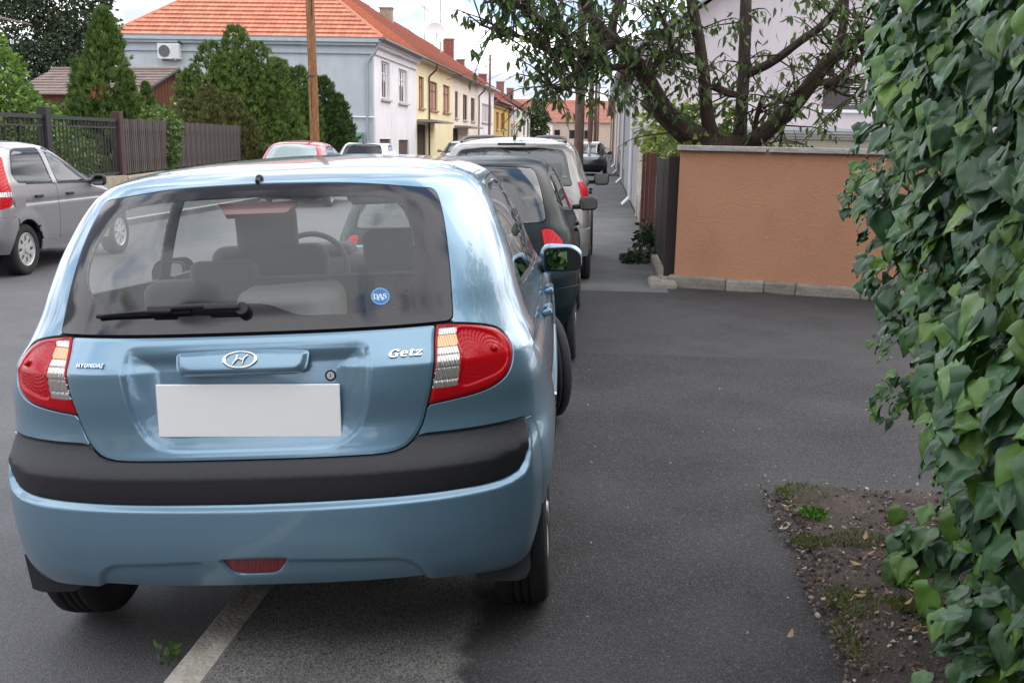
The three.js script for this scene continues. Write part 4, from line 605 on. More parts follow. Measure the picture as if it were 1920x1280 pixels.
leafy('creeper', 'yellow-green creeper hanging over the dark gate beside the orange wall', 'shrub', [.98, .1, -14.6], [[.1, 1.5, 0, .34], [.05, 1.62, -1.3, .36], [.35, 1.75, .5, .34], [.25, 1.45, 1.3, .26], [.1, 1.3, -2.6, .4], [0, 1.75, -3.6, .5]], 1700, smallLeaf, [[.09, .15, .025], [.25, .30, .05]], { seed: 18, s: .6, trunk: taper([[.3, 0, 0], [.3, .7, 0], [.2, 1.3, 0]], [.03, .02, .01], 6) });
leafy('ivy_patch', 'dark ivy patch spreading onto the pavement beside the dark gate', 'ivy', [.58, .1, -14.2], [[0, .04, 0, .28, .35], [.12, .16, -.5, .22, .9], [.10, .30, -.75, .18, 1], [-.12, .03, .25, .16, .3]], 800, smallLeaf, [[.018, .035, .018], [.045, .075, .035]], { seed: 19, s: .5 });
{ const t = thing('timber_shelter', 'corner of a weathered timber shelter roof above the vine at the far left', 'shelter', [-13.75, .42, -22.2]); const w = timber([.32, .24, .16]); part(t, 'beam', [bx(1.5, .12, .10, .0, 3.42, 0), bx(.10, .12, 1.6, .62, 3.40, -.7)], w); part(t, 'post', [bx(.12, 3.4, .12, .5, 1.7, -.1)], w); for (let k = 0; k < 6; k++) { const m = part(t, 'rafter', new THREE.BoxGeometry(.06, .09, 1.6), w); m.position.set(-.7 + k * .26, 3.5, -.6); } const b = part(t, 'roof_board', bx(1.7, .03, 1.8, -.05, 3.60, -.6), std([.17, .13, .10], .9)); b.rotation.z = -.20; b.position.y = -.02; }
// the cherry tree behind the orange wall
{
  const base = at(1350, 272, 13.4), t = thing('cherry_tree', 'gnarled cherry tree with spreading dark limbs behind the orange wall', 'tree', [base[0], .1, base[2]]), rng = mulberry(21), bk = bark([.080, .058, .048]), rel = p => [p[0] - base[0], p[1] - .1, p[2] - base[2]], A = (u, v, z) => rel(at(u, v, z)), twigs = [], px = 13.4 / 2045.67;
  const limb = (pts, radii, rad = 9) => { const P = pts.map(p => A(...p)); part(t, 'limb', taper(P, radii.map(r => r * px * .86), rad, 7), bk); for (let i = 0; i < P.length - 1; i++) for (let k = 0; k < (pts[i][0] > 1300 ? 2 : 4); k++) twigs.push([P[i].map((x, c) => lerp(x, P[i + 1][c], (k + rng()) / 4)), radii[i], i]); };
  part(t, 'trunk', taper([[0, -.1, 0], [0, .7, 0], [0, 1.25, 0], [.02, 1.6, 0]], [.42, .38, .36, .30], 14, 6), bk);
  limb([[1370, 285, 13.4], [1290, 245, 13.3], [1245, 205, 13.2], [1222, 165, 13.1], [1195, 120, 13], [1150, 76, 12.9]], [27, 22, 21, 19, 17, 16]);
  limb([[1360, 290, 13.5], [1290, 262, 13.6], [1235, 215, 13.7], [1205, 190, 13.8]], [20, 16, 12, 9]);
  limb([[1150, 80, 12.9], [1118, 45, 12.8], [1098, 0, 12.7], [1088, -60, 12.6]], [15, 13, 12, 9]); limb([[1148, 82, 12.9], [1150, 40, 13], [1163, 0, 13.1], [1180, -60, 13.1]], [11, 9, 9, 7]);
  limb([[1150, 78, 12.9], [1110, 100, 12.6], [1075, 95, 12.4], [1060, 65, 12.3], [1045, 25, 12.2], [1030, -20, 12.1]], [12, 10, 8, 7, 5, 4]); limb([[1075, 97, 12.4], [1030, 95, 12.2], [985, 72, 12.1], [940, 60, 12], [900, 46, 12]], [8, 6, 4.5, 3.5, 2]);
  limb([[1062, 68, 12.3], [1010, 35, 12], [975, 15, 11.9], [935, 2, 11.8], [905, 5, 11.8]], [6, 5, 4, 3, 2]); limb([[1090, 108, 12.5], [1070, 160, 12.4], [1050, 168, 12.3], [1020, 158, 12.2]], [5, 4, 3, 2]); limb([[1180, 120, 13], [1150, 128, 12.8], [1120, 118, 12.6], [1085, 125, 12.5]], [7, 5, 4, 3]);
  limb([[1345, 280, 13.4], [1328, 225, 13.3], [1322, 160, 13.2], [1312, 80, 13.1], [1300, 20, 13], [1292, -60, 12.9]], [17, 15, 13, 12, 12, 10]); limb([[1385, 285, 13.5], [1390, 220, 13.5], [1395, 140, 13.5], [1398, 60, 13.5], [1400, -60, 13.5]], [17, 14, 13, 13, 11]);
  limb([[1322, 125, 13.2], [1280, 105, 13], [1262, 95, 12.8], [1250, 50, 12.7], [1225, 0, 12.6]], [7, 6, 5, 4, 3]); limb([[1262, 98, 12.8], [1240, 118, 12.7], [1215, 125, 12.6]], [4, 3, 2]); limb([[1335, 160, 13.2], [1368, 175, 13.2], [1385, 178, 13.3]], [8, 8, 7]);
  limb([[1405, 270, 13.4], [1445, 240, 13.2], [1490, 195, 13], [1530, 145, 12.8], [1562, 105, 12.7], [1600, 82, 12.6], [1650, 50, 12.5], [1680, 30, 12.4]], [19, 17, 17, 15, 13, 10, 8, 6]);
  limb([[1398, 140, 13.5], [1450, 115, 13.3], [1500, 78, 13.1], [1545, 45, 12.9], [1580, 0, 12.8], [1590, -40, 12.8]], [10, 9, 8, 8, 8, 6]); limb([[1565, 104, 12.7], [1580, 60, 12.7], [1585, 0, 12.7], [1588, -50, 12.7]], [9, 9, 8, 7]);
  limb([[1535, 155, 12.8], [1575, 150, 12.6], [1605, 112, 12.5], [1650, 104, 12.4], [1700, 85, 12.3]], [7, 6, 5, 4, 3]); limb([[1500, 192, 13], [1475, 190, 12.9], [1445, 178, 12.8]], [4, 3, 2]); limb([[1415, 250, 13.4], [1420, 215, 13.3], [1430, 180, 13.2]], [6, 5, 4]);
  limb([[1540, 155, 12.8], [1595, 180, 12.7], [1640, 165, 12.6]], [3, 2.5, 1.5]); limb([[1470, 235, 13.1], [1465, 262, 13], [1460, 280, 13]], [3, 2.5, 2]); limb([[1600, 85, 12.6], [1640, 70, 12.4], [1690, 62, 12.3]], [4, 3, 2]); limb([[1620, 110, 12.5], [1612, 70, 12.4], [1640, 20, 12.3]], [3, 2.4, 1.4]);
  // twigs and their drooping leaves
  const tw = [], leaves = [], c0 = [.040, .078, .022], c1 = [.12, .195, .045];
  for (const [p, r] of twigs) for (let n = r > 14 ? (rng() < .35 ? 1 : 0) : r > 6 ? 1 + (rng() < .4) : 3; n--;) { const bare = rng() < (p[0] > .3 ? .45 : .12);
    const d = V(rng() - .5, rng() * .7 - .25, rng() - .5).normalize(), len = .22 + rng() * .38, e = [p[0] + d.x * len, p[1] + d.y * len, p[2] + d.z * len], f = [e[0] + d.x * len * .4, e[1] + d.y * len * .3 - .10, e[2] + d.z * len * .4];
    tw.push(taper([p, e, f], [.011, .006, .002], 5, 3)); if (bare) for (let h = 0; h < 3; h++) { const b = p.map((x, c) => lerp(x, e[c], .3 + .6 * rng())), g = [b[0] + (rng() - .5) * .4, b[1] + rng() * .22, b[2] + (rng() - .5) * .3]; tw.push(taper([b, b.map((x, c) => lerp(x, g[c], .5) + (rng() - .5) * .04), g], [.006, .004, .0015], 4, 2)); }
    const m = 4 + Math.floor(rng() * 8); for (let k = 0; k < m; k++) { const s = .25 + .75 * rng(), q = s < .7 ? p.map((x, c) => lerp(x, e[c], s / .7)) : e.map((x, c) => lerp(x, f[c], (s - .7) / .3)); if (bare && k > 2) break; leaves.push([[q[0] + (rng() - .5) * .07, q[1] + (rng() - .5) * .05, q[2] + (rng() - .5) * .07], lookQ(V((rng() - .5) * 1.1, -1 + rng() * .5, (rng() - .5) * 1.1), rng() * 6.28), .65 + .6 * rng(), mixc(c0, c1, rng() ** 1.4)]); }
  }
  const tws = part(t, 'twigs', tw, bk); tws.userData.kind = 'stuff';
  for (let k = 0; k < 500; k++) { // the crown above the frame, which shades what is below
    leaves.push([[(rng() - .5) * 4.6, 2.6 + rng() * 2.4, (rng() - .5) * 2.6], lookQ(V(rng() - .5, -1, rng() - .5), rng() * 6.28), .7 + .5 * rng(), mixc(c0, c1, rng())]);
  }
  for (const [u, v, z, s, n] of [[1140, 150, 12.7, .26, 70], [1185, 175, 12.8, .22, 60], [1215, 165, 13, .22, 50], [1110, 120, 12.6, .18, 40], [1000, 118, 12.2, .14, 34], [1270, 40, 12.8, .22, 60], [1390, 50, 13.4, .22, 50], [1385, 150, 13.3, .20, 40], [1390, 235, 13.3, .18, 60], [1550, 20, 12.8, .22, 60], [1240, 20, 12.7, .24, 60], [1260, 190, 13.1, .2, 40], [1030, 130, 12.3, .12, 26], [1280, 150, 13, .16, 24], [930, 8, 11.9, .14, 40], [1560, 195, 12.7, .14, 20], [1440, 160, 13, .12, 14]])
    for (let k = 0; k < n * .7; k++) { const p = A(u, v, z), d = V(rng() - .5, rng() - .5, rng() - .5).multiplyScalar(2 * s); leaves.push([[p[0] + d.x * 1.3, p[1] + d.y, p[2] + d.z], lookQ(V((rng() - .5) * 1.1, -1 + rng() * .5, (rng() - .5) * 1.1), rng() * 6.28), .65 + .6 * rng(), mixc(c0, c1, rng() ** 1.3)]); }
  swarm(t, 'foliage', longLeaf, leafMat([1, 1, 1], { transmission: .3, thickness: 0, roughness: .75 }), leaves);
}
// the soil strip on the right and what lies on it
{
  const soilT = tex(1024, 1024, (i, j) => { const f = fbm(i / 90, j / 90, 0, 131, 6), s = hash3(i >> 1, j >> 1, 8), s3 = hash3(i >> 2, j >> 2, 12), n = .05 + .07 * (f - .35) + .045 * (s - .5); let c = [n * 1.10, n * .84, n * .70]; if (s3 > .93) c = mixc(c, [.20, .155, .125], .75 * s); return c; }, [.62, .62]);
  const g = new THREE.PlaneGeometry(1.46, 3.5, 60, 130); g.rotateX(-Math.PI / 2); g.translate(1.42, 0, -3.05); const p = g.attributes.position, uv = g.attributes.uv;
  for (let i = 0; i < p.count; i++) { const x = p.getX(i), z = p.getZ(i), ed = Math.min(x - .69, 2.15 - x, -z - 1.3, 4.8 + z + .05 * Math.sin(x * 9)); p.setX(i, x + (x < .72 ? .10 + .17 * (fbm(z * 3 + 40, 2, 0, 7, 4) - .5) : .10)); p.setY(i, WALK - .004 + .022 * sstep(0, .10, ed) + .030 * sstep(.0, .2, ed) * (fbm(x * 7 + 9, z * 7 + 60, 0, 9, 4) - .45) - (ed < .01 ? .03 : 0)); uv.setXY(i, x, z); } g.computeVertexNormals();
  struct('soil', g, std([1, 1, 1], .97, { map: soilT, bumpMap: chipBump, bumpScale: .012 }));
  const rng = mulberry(31), chips = [], chip = new THREE.IcosahedronGeometry(.008, 0), flake = leafGeo(.034, .016, .35, .35, lance, 3); chip.scale(1.3, .5, 1);
  for (let k = 0; k < 7600; k++) { const x = .74 + Math.pow(rng(), 1.1) * 1.16, z = 1.7 + rng() * 3.02, tone = rng(); if (fbm(x * 3, z * 3, 0, 44, 3) < .36) continue; chips.push([[x, WALK + .017 + .012 * (rng() - .4), -z], new THREE.Quaternion().setFromEuler(new THREE.Euler(rng() * 6, rng() * 6, rng() * 6)), .35 + 1.0 * rng() ** 2, tone > .90 ? [.42, .36, .30] : mixc([.07, .05, .042], [.20, .15, .12], tone)]); }
  const grit = new THREE.InstancedMesh(chip, std([1, 1, 1], .95), chips.length); { const q = new THREE.Matrix4(), c = new THREE.Color(); chips.forEach(([P, r, s, col], i) => { grit.setMatrixAt(i, q.compose(V(...P), r, V(s, s, s))); grit.setColorAt(i, c.setRGB(...col)); }); } grit.name = 'gravel'; grit.userData.kind = 'stuff'; tag(grit, 'small stones and bark chips littering the brown soil under the ivy hedge', 'gravel'); shade(grit); scene.add(grit);
  const litter = []; for (const [u, v, s, n] of [[1490, 955, .05, 5], [1478, 998, .05, 3], [1530, 950, .04, 2], [1660, 1080, .2, 12], [1760, 1160, .2, 14], [1600, 1050, .2, 10], [1580, 1160, .2, 10]]) for (let k = 0; k < n; k++) { const q = onFloor(u, v, .125); litter.push([[q[0] + (rng() - .5) * 2 * s, .128 + rng() * .008, q[2] + (rng() - .5) * 2 * s], new THREE.Quaternion().setFromEuler(new THREE.Euler(Math.PI / 2 + (rng() - .5) * .6, rng() * .5, rng() * 6.28)), .5 + rng() * .8, mixc([.30, .17, .10], [.46, .34, .22], rng())]); }
  const lm = new THREE.InstancedMesh(flake, leafMat([1, 1, 1], { roughness: .9 }), litter.length); { const q = new THREE.Matrix4(), c = new THREE.Color(); litter.forEach(([P, r, s, col], i) => { lm.setMatrixAt(i, q.compose(V(...P), r, V(s, s, s))); lm.setColorAt(i, c.setRGB(...col)); }); } lm.name = 'dry_leaves'; lm.userData.kind = 'stuff'; tag(lm, 'dry fallen leaves scattered on the brown soil', 'leaves'); shade(lm); scene.add(lm);
  const pebbles = []; for (let k = 0; k < 46; k++) { const near = k < 16, q = near ? onFloor(1430 + rng() * 300, 888 + rng() * 30) : [-.3 + rng() * 1.2, WALK, -(2.2 + rng() * 5)]; pebbles.push([[q[0], WALK + .004, q[2]], new THREE.Quaternion().setFromEuler(new THREE.Euler(rng(), rng() * 6, rng())), .4 + rng() * (near ? .9 : .4), mixc([.14, .13, .12], [.48, .45, .41], rng())]); }
  const pm = new THREE.InstancedMesh(chip, std([1, 1, 1], .9), pebbles.length); { const q = new THREE.Matrix4(), c = new THREE.Color(); pebbles.forEach(([P, r, s, col], i) => { pm.setMatrixAt(i, q.compose(V(...P), r, V(s, s, s))); pm.setColorAt(i, c.setRGB(...col)); }); } pm.name = 'pebbles'; pm.userData.kind = 'stuff'; tag(pm, 'pale loose pebbles on the dark asphalt beside the soil', 'pebbles'); shade(pm); scene.add(pm);
  const blade = leafGeo(.030, .005, .3, .5, k => 1 - k * .9, 3), round = leafGeo(.03, .022, .2, .3, roundish, 3);
  const tuft = (label, u, v, sx, sz, n, cols, y0, broad) => { const q = onFloor(u, v, y0), t = thing('grass_tuft', label, 'grass', [q[0], y0, q[2]]), l = []; for (let k = 0; k < n; k++) { const a = rng() * 6.28, r = Math.sqrt(rng()); l.push([[Math.cos(a) * r * sx, .0, Math.sin(a) * r * sz], lookQ(V((rng() - .5) * 1.4, .9, (rng() - .5) * 1.4), rng() * 6.28), .4 + .7 * rng(), mixc(cols[0], cols[1], rng())]); } swarm(t, 'blades', broad ? round : blade, leafMat([1, 1, 1], { roughness: .8 }), l); };
  const gr = [[.06, .085, .022], [.17, .20, .05]], br = [[.055, .14, .02], [.14, .26, .04]];
  tuft('mossy grass tuft at the far left corner of the soil', 1505, 930, .11, .15, 1900, gr, .105); tuft('bright green low weed just below the mossy tuft', 1527, 968, .05, .07, 420, br, .115, true); tuft('flat dull grass patch along the left soil edge', 1520, 1020, .08, .07, 900, gr, .108); tuft('bright weed on the bare soil under the hedge', 1700, 1095, .06, .05, 260, br, .118, true); tuft('dull mossy weed beneath the bright one on the soil', 1690, 1135, .06, .06, 600, gr, .118); tuft('thin grass in the middle of the soil strip', 1615, 1015, .12, .10, 700, gr, .115);
  tuft('wide mossy fringe along the far edge of the soil', 1590, 930, .22, .04, 260, gr, .100); tuft('thin moss patch in the lower left soil', 1600, 1130, .09, .12, 500, gr, .118); tuft('scattered green sprouts at the foot of the ivy', 1800, 1180, .12, .14, 220, br, .12, true); tuft('moss streak beside the asphalt edge near the bottom', 1590, 1200, .04, .16, 240, gr, .112);
  // weed in the gutter
  const q = onFloor(312, 1240, .02), w = thing('gutter_weed', 'small jagged green weed growing in the gutter against the kerb', 'weed', [q[0], .0, q[2]]), l = [], lf = leafGeo(.07, .034, .3, .4, k => lance(k) * (1 + .35 * Math.sin(k * 26)), 7); for (let k = 0; k < 26; k++) { const a = rng() * 6.28, h = rng() * .05; l.push([[Math.cos(a) * .022, .015 + h, Math.sin(a) * .03], lookQ(V(Math.cos(a), .45 + rng() * .5, Math.sin(a)), 0), .22 + .26 * rng(), mixc([.05, .10, .02], [.10, .17, .04], rng())]); } swarm(w, 'leaves', lf, leafMat([1, 1, 1]), l); part(w, 'stem', rod([0, 0, 0], [.01, .06, 0], .003), leafMat([.1, .16, .05]));
}
// the ivy hedge close on the right
{
  const t = thing('ivy_hedge', 'tall hedge of large glossy dark green ivy leaves at the right edge', 'hedge', [1.35, .1, -3.2]), rng = mulberry(77);
  const vein = tex(256, 256, (i, j) => { const x = (i / 256 - .5) * 2, y = j / 256, mid = Math.abs(x) < .035 ? 1 : 0, k = ((y * 5 - Math.abs(x) * 2.0) % 1 + 1) % 1, v = k < .07 && Math.abs(x) > .02 ? .6 : 0, n = .86 + .22 * fbm(i / 18, j / 18, 0, 7, 4), q = Math.max(mid, v) * .55; return [n + q, n + q * .8, n + q * .6]; }, [1, 1]);
  const lobes = k => (k < .2 ? .62 + 1.9 * k : 1 - Math.pow((k - .2) / .8, 1.25)) * (1 - .10 * Math.cos(k * 14)), heart = k => k < .18 ? .55 + 2.5 * k : Math.pow(Math.max(0, 1 - Math.pow((k - .18) / .82, 1.6)), .8), oval = k => Math.sin(Math.PI * Math.pow(k * .94 + .06, .6));
  const big = [[lobes, 1.08, .30, .20], [heart, .98, .22, .30], [oval, .78, .34, .22], [heart, .9, .14, .40], [lobes, .98, .42, .08]].map(([pr, w, f, c]) => {
    const n = 9, m = 4, pos = [], uv = [], idx = []; for (let i = 0; i <= n; i++) for (let j = -m; j <= m; j++) { const k = i / n, hw = Math.max(.004, pr(k)) * w / 2, x = hw * j / m, y = k - (k < .12 ? .07 * Math.abs(j / m) : 0), z = f * Math.abs(x) - c * k * k + (.050 * Math.sin(k * 7 + j * 1.1) + .022 * Math.sin(k * 13 - j * .8)) * Math.abs(j / m) - .10 * Math.abs(j / m) ** 3 * w; pos.push(x, y, z); uv.push(.5 + .5 * j / m, k); }
    for (let i = 0; i < n; i++) for (let j = 0; j < 2 * m; j++) { const a = i * (2 * m + 1) + j, b = a + 2 * m + 1; idx.push(a, a + 1, b + 1, a, b + 1, b); } const g = new THREE.BufferGeometry(); g.setAttribute('position', new THREE.Float32BufferAttribute(pos, 3)); g.setAttribute('uv', new THREE.Float32BufferAttribute(uv, 2)); g.setIndex(idx); g.computeVertexNormals(); return g; });
  const mk = c => phys(c, .36, { map: vein, bumpMap: vein, bumpScale: -.0025, side: THREE.DoubleSide, transmission: .16, thickness: 0, specularIntensity: .8, sheen: 0 }), mats = [[.044, .112, .040], [.052, .128, .046], [.064, .146, .040], [.09, .19, .028], [.030, .080, .032], [.14, .26, .035]].map(mk);
  const face = (y, z) => .95 + .05 * (z - 3) + .26 * (fbm(y * 2.1 + 3, z * 2.1 + 7, 0, 55, 3) - .5) + .20 * sstep(.95, .45, y) - .03 * sstep(1.2, 1.6, y), zEnd = y => lerp(2.98, 3.95, sstep(.70, 1.20, y)) + .10 * Math.sin(y * 7) * sstep(1.1, 1.3, y), all_ = [];
  const put = (x, y, z, size, out, kind, tone) => { // hanging from its stalk, blade facing out and up
    const n = V(-out, .35 + .9 * rng(), .30 + (rng() - .5) * 1.2).add(V((rng() - .5) * 1.1, (rng() - .5) * .7, (rng() - .5) * 1.2)).normalize(), down = V((rng() - .5) * 1.3 - .2, -1, (rng() - .5) * 1.5), yv = down.addScaledVector(n, -down.dot(n)).normalize(), xv = yv.clone().cross(n), m = new THREE.Matrix4().makeBasis(xv, yv, n);
    all_.push({ p: [x, y, -z], q: new THREE.Quaternion().setFromRotationMatrix(m), s: size, kind, tone, d: size / Math.hypot(x, y - 1.5, z) * (x < face(y, z) + .06 ? 1 : .3) });
  };
  for (let i = 0; i < 7000; i++) { const z = 1.9 + rng() * 2.2, y = .36 + rng() * 2.28, depth = Math.pow(rng(), 1.5) * .40; if (z > zEnd(y) + .12 * (rng() - .5) || (y < .46 && rng() < .5)) continue; if (depth < .14 && rng() < .75 && fbm(y * 4 + 2, z * 4, 0, 81, 3) < .40) continue; put(face(y, z) + depth - .03, y, z, (.045 + .062 * rng() ** 1.5) * (z < 2.6 ? 1.15 : 1), 1, Math.floor(rng() * 5), rng() < .04 ? 5 : rng() < .10 ? 3 : Math.floor(rng() * 5)); }
  for (const [u, v, z, s, n, sz] of [[1640, 350, 4.15, .09, 80, .045], [1605, 352, 4.2, .05, 18, .032], [1705, 600, 4.0, .08, 50, .045], [1650, 645, 4.1, .05, 10, .030], [1668, 755, 3.9, .06, 16, .038], [1710, 735, 3.8, .07, 30, .045], [1665, 220, 4.15, .10, 50, .055], [1670, 480, 4.1, .10, 50, .05], [1880, 1215, 2.55, .14, 60, .085], [1850, 1180, 2.6, .08, 20, .06], [1740, 1010, 3.2, .10, 40, .08]]) for (let k = 0; k < n; k++) { const p = at(u, v, z); put(p[0] + (rng() - .5) * 2 * s, p[1] + (rng() - .5) * 2 * s, -p[2] + (rng() - .5) * 2 * s, sz * (.7 + .6 * rng()), .8, Math.floor(rng() * 5), rng() < .3 ? 3 : Math.floor(rng() * 5)); }
  for (let i = 0; i < 1500; i++) { const z = -4.5 + rng() * 6.4, y = .3 + rng() * 2.3; put(1.06 + .1 * (rng() - .5) + rng() * .3, y, z, .10 + .06 * rng(), 1, Math.floor(rng() * 5), Math.floor(rng() * 5)); all_[all_.length - 1].d = 0; }   // it runs on past the camera
  all_.sort((a, b) => b.d - a.d); const B = t.position;
  all_.forEach((l, i) => { if (i >= 300) return; const m = part(t, 'leaf', big[l.kind], mats[l.tone]); m.position.set(l.p[0] - B.x, l.p[1] - B.y, l.p[2] - B.z); m.quaternion.copy(l.q); m.scale.setScalar(l.s); });
  big.forEach((g, k) => mats.forEach((mt, c) => { const l = all_.filter((q, i) => i >= 300 && q.kind === k && q.tone === c); if (!l.length) return; const im = new THREE.InstancedMesh(g, mt, l.length), q = new THREE.Matrix4(); l.forEach((o, i) => im.setMatrixAt(i, q.compose(V(o.p[0] - B.x, o.p[1] - B.y, o.p[2] - B.z), o.q, V(o.s, o.s, o.s)))); im.name = 'foliage'; im.userData.kind = 'stuff'; shade(im); t.add(im); }));
  const st = []; for (let k = 0; k < 46; k++) { const z = 1.9 + rng() * 1.25, x = 1.24 + rng() * .4, pts = []; for (let j = 0; j < 6; j++) pts.push([x + (rng() - .5) * .16 - B.x, j * .46 - .02, -(z + (rng() - .5) * .3) - B.z]); st.push(taper(pts, [.016, .013, .011, .009, .007, .004], 6, 4)); } const s = part(t, 'stems', st, bark([.14, .10, .075])); s.userData.kind = 'stuff';
  part(t, 'fence_behind', [bx(.06, 2.5, 8.4, 1.75 - B.x, 1.25, -.2 - B.z)], timber([.05, .045, .04]));
}
leafy('street_tree', 'broad leafy street tree behind the camera on the far kerb, outside the view', 'tree', [-8.9, .1, 5.5], [[0, 5.4, 0, 2.6], [-1.2, 6.8, 1, 2.2], [1.3, 6.6, -.6, 2.2], [.2, 8.2, .2, 1.9]], 3800, smallLeaf, [[.04, .07, .025], [.09, .14, .04]], { seed: 41, s: 2.4, trunk: taper([[0, 0, 0], [0, 2.4, 0], [.1, 5.6, 0]], [.22, .18, .12], 8) });
leafy('street_tree', 'leafy street tree behind the camera beyond the ivy hedge, outside the view', 'tree', [2.0, .1, 8.2], [[0, 5.0, 0, 2.4], [-1.1, 6.4, .6, 2.0], [1.2, 6.2, -.5, 2.1]], 3200, smallLeaf, [[.04, .07, .025], [.09, .14, .04]], { seed: 42, s: 2.4, trunk: taper([[0, 0, 0], [0, 2.4, 0], [.1, 5.2, 0]], [.2, .17, .12], 8) });
leafy('street_tree', 'farthest leafy tree behind the camera down the street, outside the view', 'tree', [-8.8, .1, 19], [[0, 5.4, 0, 2.8], [-1.2, 7, 1, 2.4], [1.6, 6.6, -.6, 2.4]], 2600, smallLeaf, [[.04, .07, .025], [.09, .14, .04]], { seed: 43, s: 3, trunk: taper([[0, 0, 0], [0, 2.4, 0], [.1, 5.6, 0]], [.22, .18, .12], 8) });
// ---------- the other cars, from one builder ----------
function makeCar(o) {                                    // o.rear, o.front, o.width: outlines; o.x, o.z: middle of the tail on the ground
  const car = thing(o.name, o.label, 'car', [o.x, o.y || 0, -o.z], o.turn || 0); if (o.roll) { car.rotation.order = 'YXZ'; car.rotation.z = o.roll; }
  const S = carSurface(o), pm = panelMaker(S, gridLines(o.fine || 2.2), yLines(o.low || .26, o.top, o.step || .024, o.top - .085)), pt = paint(o.color, o.paint || {});
  const win = o.side.map(p => inZY(corner(p, .04))), rear = inSY(corner(o.rearGlass, .05)), front = inXY(corner(o.frontGlass, .05), true), lamps = (o.lamps || []).map(p => inSYmirror(corner(p, .02))), zf = o.wheels[1], zr = o.wheels[0], r = o.wheels[2];
  const ar = [wheelHole(zr, r, r + .055), wheelHole(zf, r, r + .055)], hole = (s, Y, P) => Math.max(ar[0](s, Y, P), ar[1](s, Y, P)), doors = (o.doors || []).map(p => inZY(corner(p, .03)));
  const flare = (s, Y, P) => { const d = Math.min(Math.hypot(P[2] - zr, Y - r), Math.hypot(P[2] - zf, Y - r)); return .014 * (1 - sstep(r + .06, r + .2, d)) + (o.crease && Math.abs(s) > .9 && Math.abs(s) < 3.3 ? -.012 * Math.exp(-(((Y - o.crease) / .025) ** 2)) : 0) + (o.bump ? o.bump(s, Y, P) : 0); };
  const bumperF = o.bumper ? (s, Y, P) => (Math.abs(s) < 1.15 ? Math.min(o.bumper(Math.abs(s)) - Y, 1.15 - Math.abs(s)) : -1) : null;
  const body = part(car, 'body', pm.panel(minus(minus(all, [...win, rear, front, ...lamps, ...doors, ...(bumperF ? [bumperF] : [])], .003), [hole], 0), flare, .016), pt);
  part(car, 'inner_shell', pm.panel(minus(all, [...win, inset(rear, .03), front, hole], 0), () => -.02, 0), M.matteBlack);
  if (bumperF) part(car, 'bumper', pm.panel(minus(bumperF, [hole, ...lamps], 0), (s, Y, P) => .014 + flare(s, Y, P), .03), o.bumperMat || pt);
  for (const sd of [-1, 1]) {
    for (const f of doors) { part(car, 'door', pm.panel(minus((s, Y, P) => Math.sign(s) === sd ? f(s, Y, P) : -1, [...win, hole], .001), flare, .014), pt); }
    for (const f of win) { const one = (s, Y, P) => Math.sign(s) === sd ? f(s, Y, P) : -1, w = part(car, 'side_window', pm.panel(inset(one, .012), () => -.004, 0), M.dimGlass); part(w, 'window_seal', pm.panel((s, Y, P) => Math.min(one(s, Y, P) - .0005, .022 - one(s, Y, P)), () => -.002, .012), M.black); }
    for (const [i, f] of lamps.entries()) { const lf = (s, Y, P) => Math.sign(s) === sd ? f(s, Y, P) : -1, cl = o.clear && o.clear[i], l = part(car, 'tail_lamp', pm.panel((s, Y, P) => Math.min(lf(s, Y, P) - .002, cl ? -Math.min(cl[1] - Y, Y - cl[0]) : 1), (s, Y) => .003 + .0012 * Math.sin(s * 160) * Math.sin(Y * 160), .02), M.lensRed); if (cl) part(l, 'clear_lens', pm.panel((s, Y, P) => Math.min(lf(s, Y, P) - .002, cl[1] - Y, Y - cl[0]), s => .003 + .0012 * Math.sin(s * 500), .02), M.lensClear); }
    for (const z of o.handles || []) { const m = pm.frame(sAtZ(S, z, o.handleY || .86, sd), o.handleY || .86, .018); part(car, 'door_handle', [inFrame(rbx(.16, .034, .022, .01), m), inFrame(rbx(.03, .03, .03, .008, -.06, 0, -.01), m), inFrame(rbx(.03, .03, .03, .008, .06, 0, -.01), m)], o.handleMat || M.black); }
    if (o.mirror) { const [mx, my, mz] = o.mirror, h = part(car, 'wing_mirror', rbx(.19, .14, .11, .048, 0, 0, 0, 5), o.mirrorMat || pt); h.scale.setScalar(o.mirrorSize || 1); h.position.set(sd * mx, my, -mz); const gl = new THREE.ShapeGeometry(new THREE.Shape(corner([[-.08, -.052], [-.08, .052], [.08, .052], [.08, -.052]], .03).map(q => new THREE.Vector2(...q)))); gl.translate(0, 0, .057); part(h, 'mirror_glass', gl, M.dullMirror); part(h, 'mirror_foot', rbx(.1, .05, .06, .02, -sd * .12, -.03, -.01), M.black); }
    if (o.rail) { const P = z => pm.point(sAtZ(S, z, o.rail[2], sd), o.rail[2], .0), a = P(o.rail[0]), b = P(o.rail[1]), up = .045; part(car, 'roof_rail', tube([[a[0] - sd * .02, a[1], a[2]], [a[0] - sd * .03, a[1] + up, a[2] - .14], [lerp(a[0], b[0], .3) - sd * .03, a[1] + up + .02, lerp(a[2], b[2], .3)], [lerp(a[0], b[0], .7) - sd * .03, b[1] + up + .02, lerp(a[2], b[2], .7)], [b[0] - sd * .03, b[1] + up, b[2] + .14], [b[0] - sd * .02, b[1], b[2]]], .020, 40, 8), std([.10, .10, .105], .5)); }
    if (o.moulding) part(car, 'side_moulding', pm.panel((s, Y, P) => Math.sign(s) !== sd ? -1 : Math.min(.03 - Math.abs(Y - o.moulding), P[2] - zr - .42, zf - .42 - P[2]), () => .014, .014), M.plastic);
  }
  part(car, 'rear_window', pm.panel(inset(rear, .004), () => .001, .006), o.rearMat || M.dimGlass); part(car, 'windscreen', pm.panel(inset(front, .004), () => .001, .006), o.frontMat || M.dimGlass);
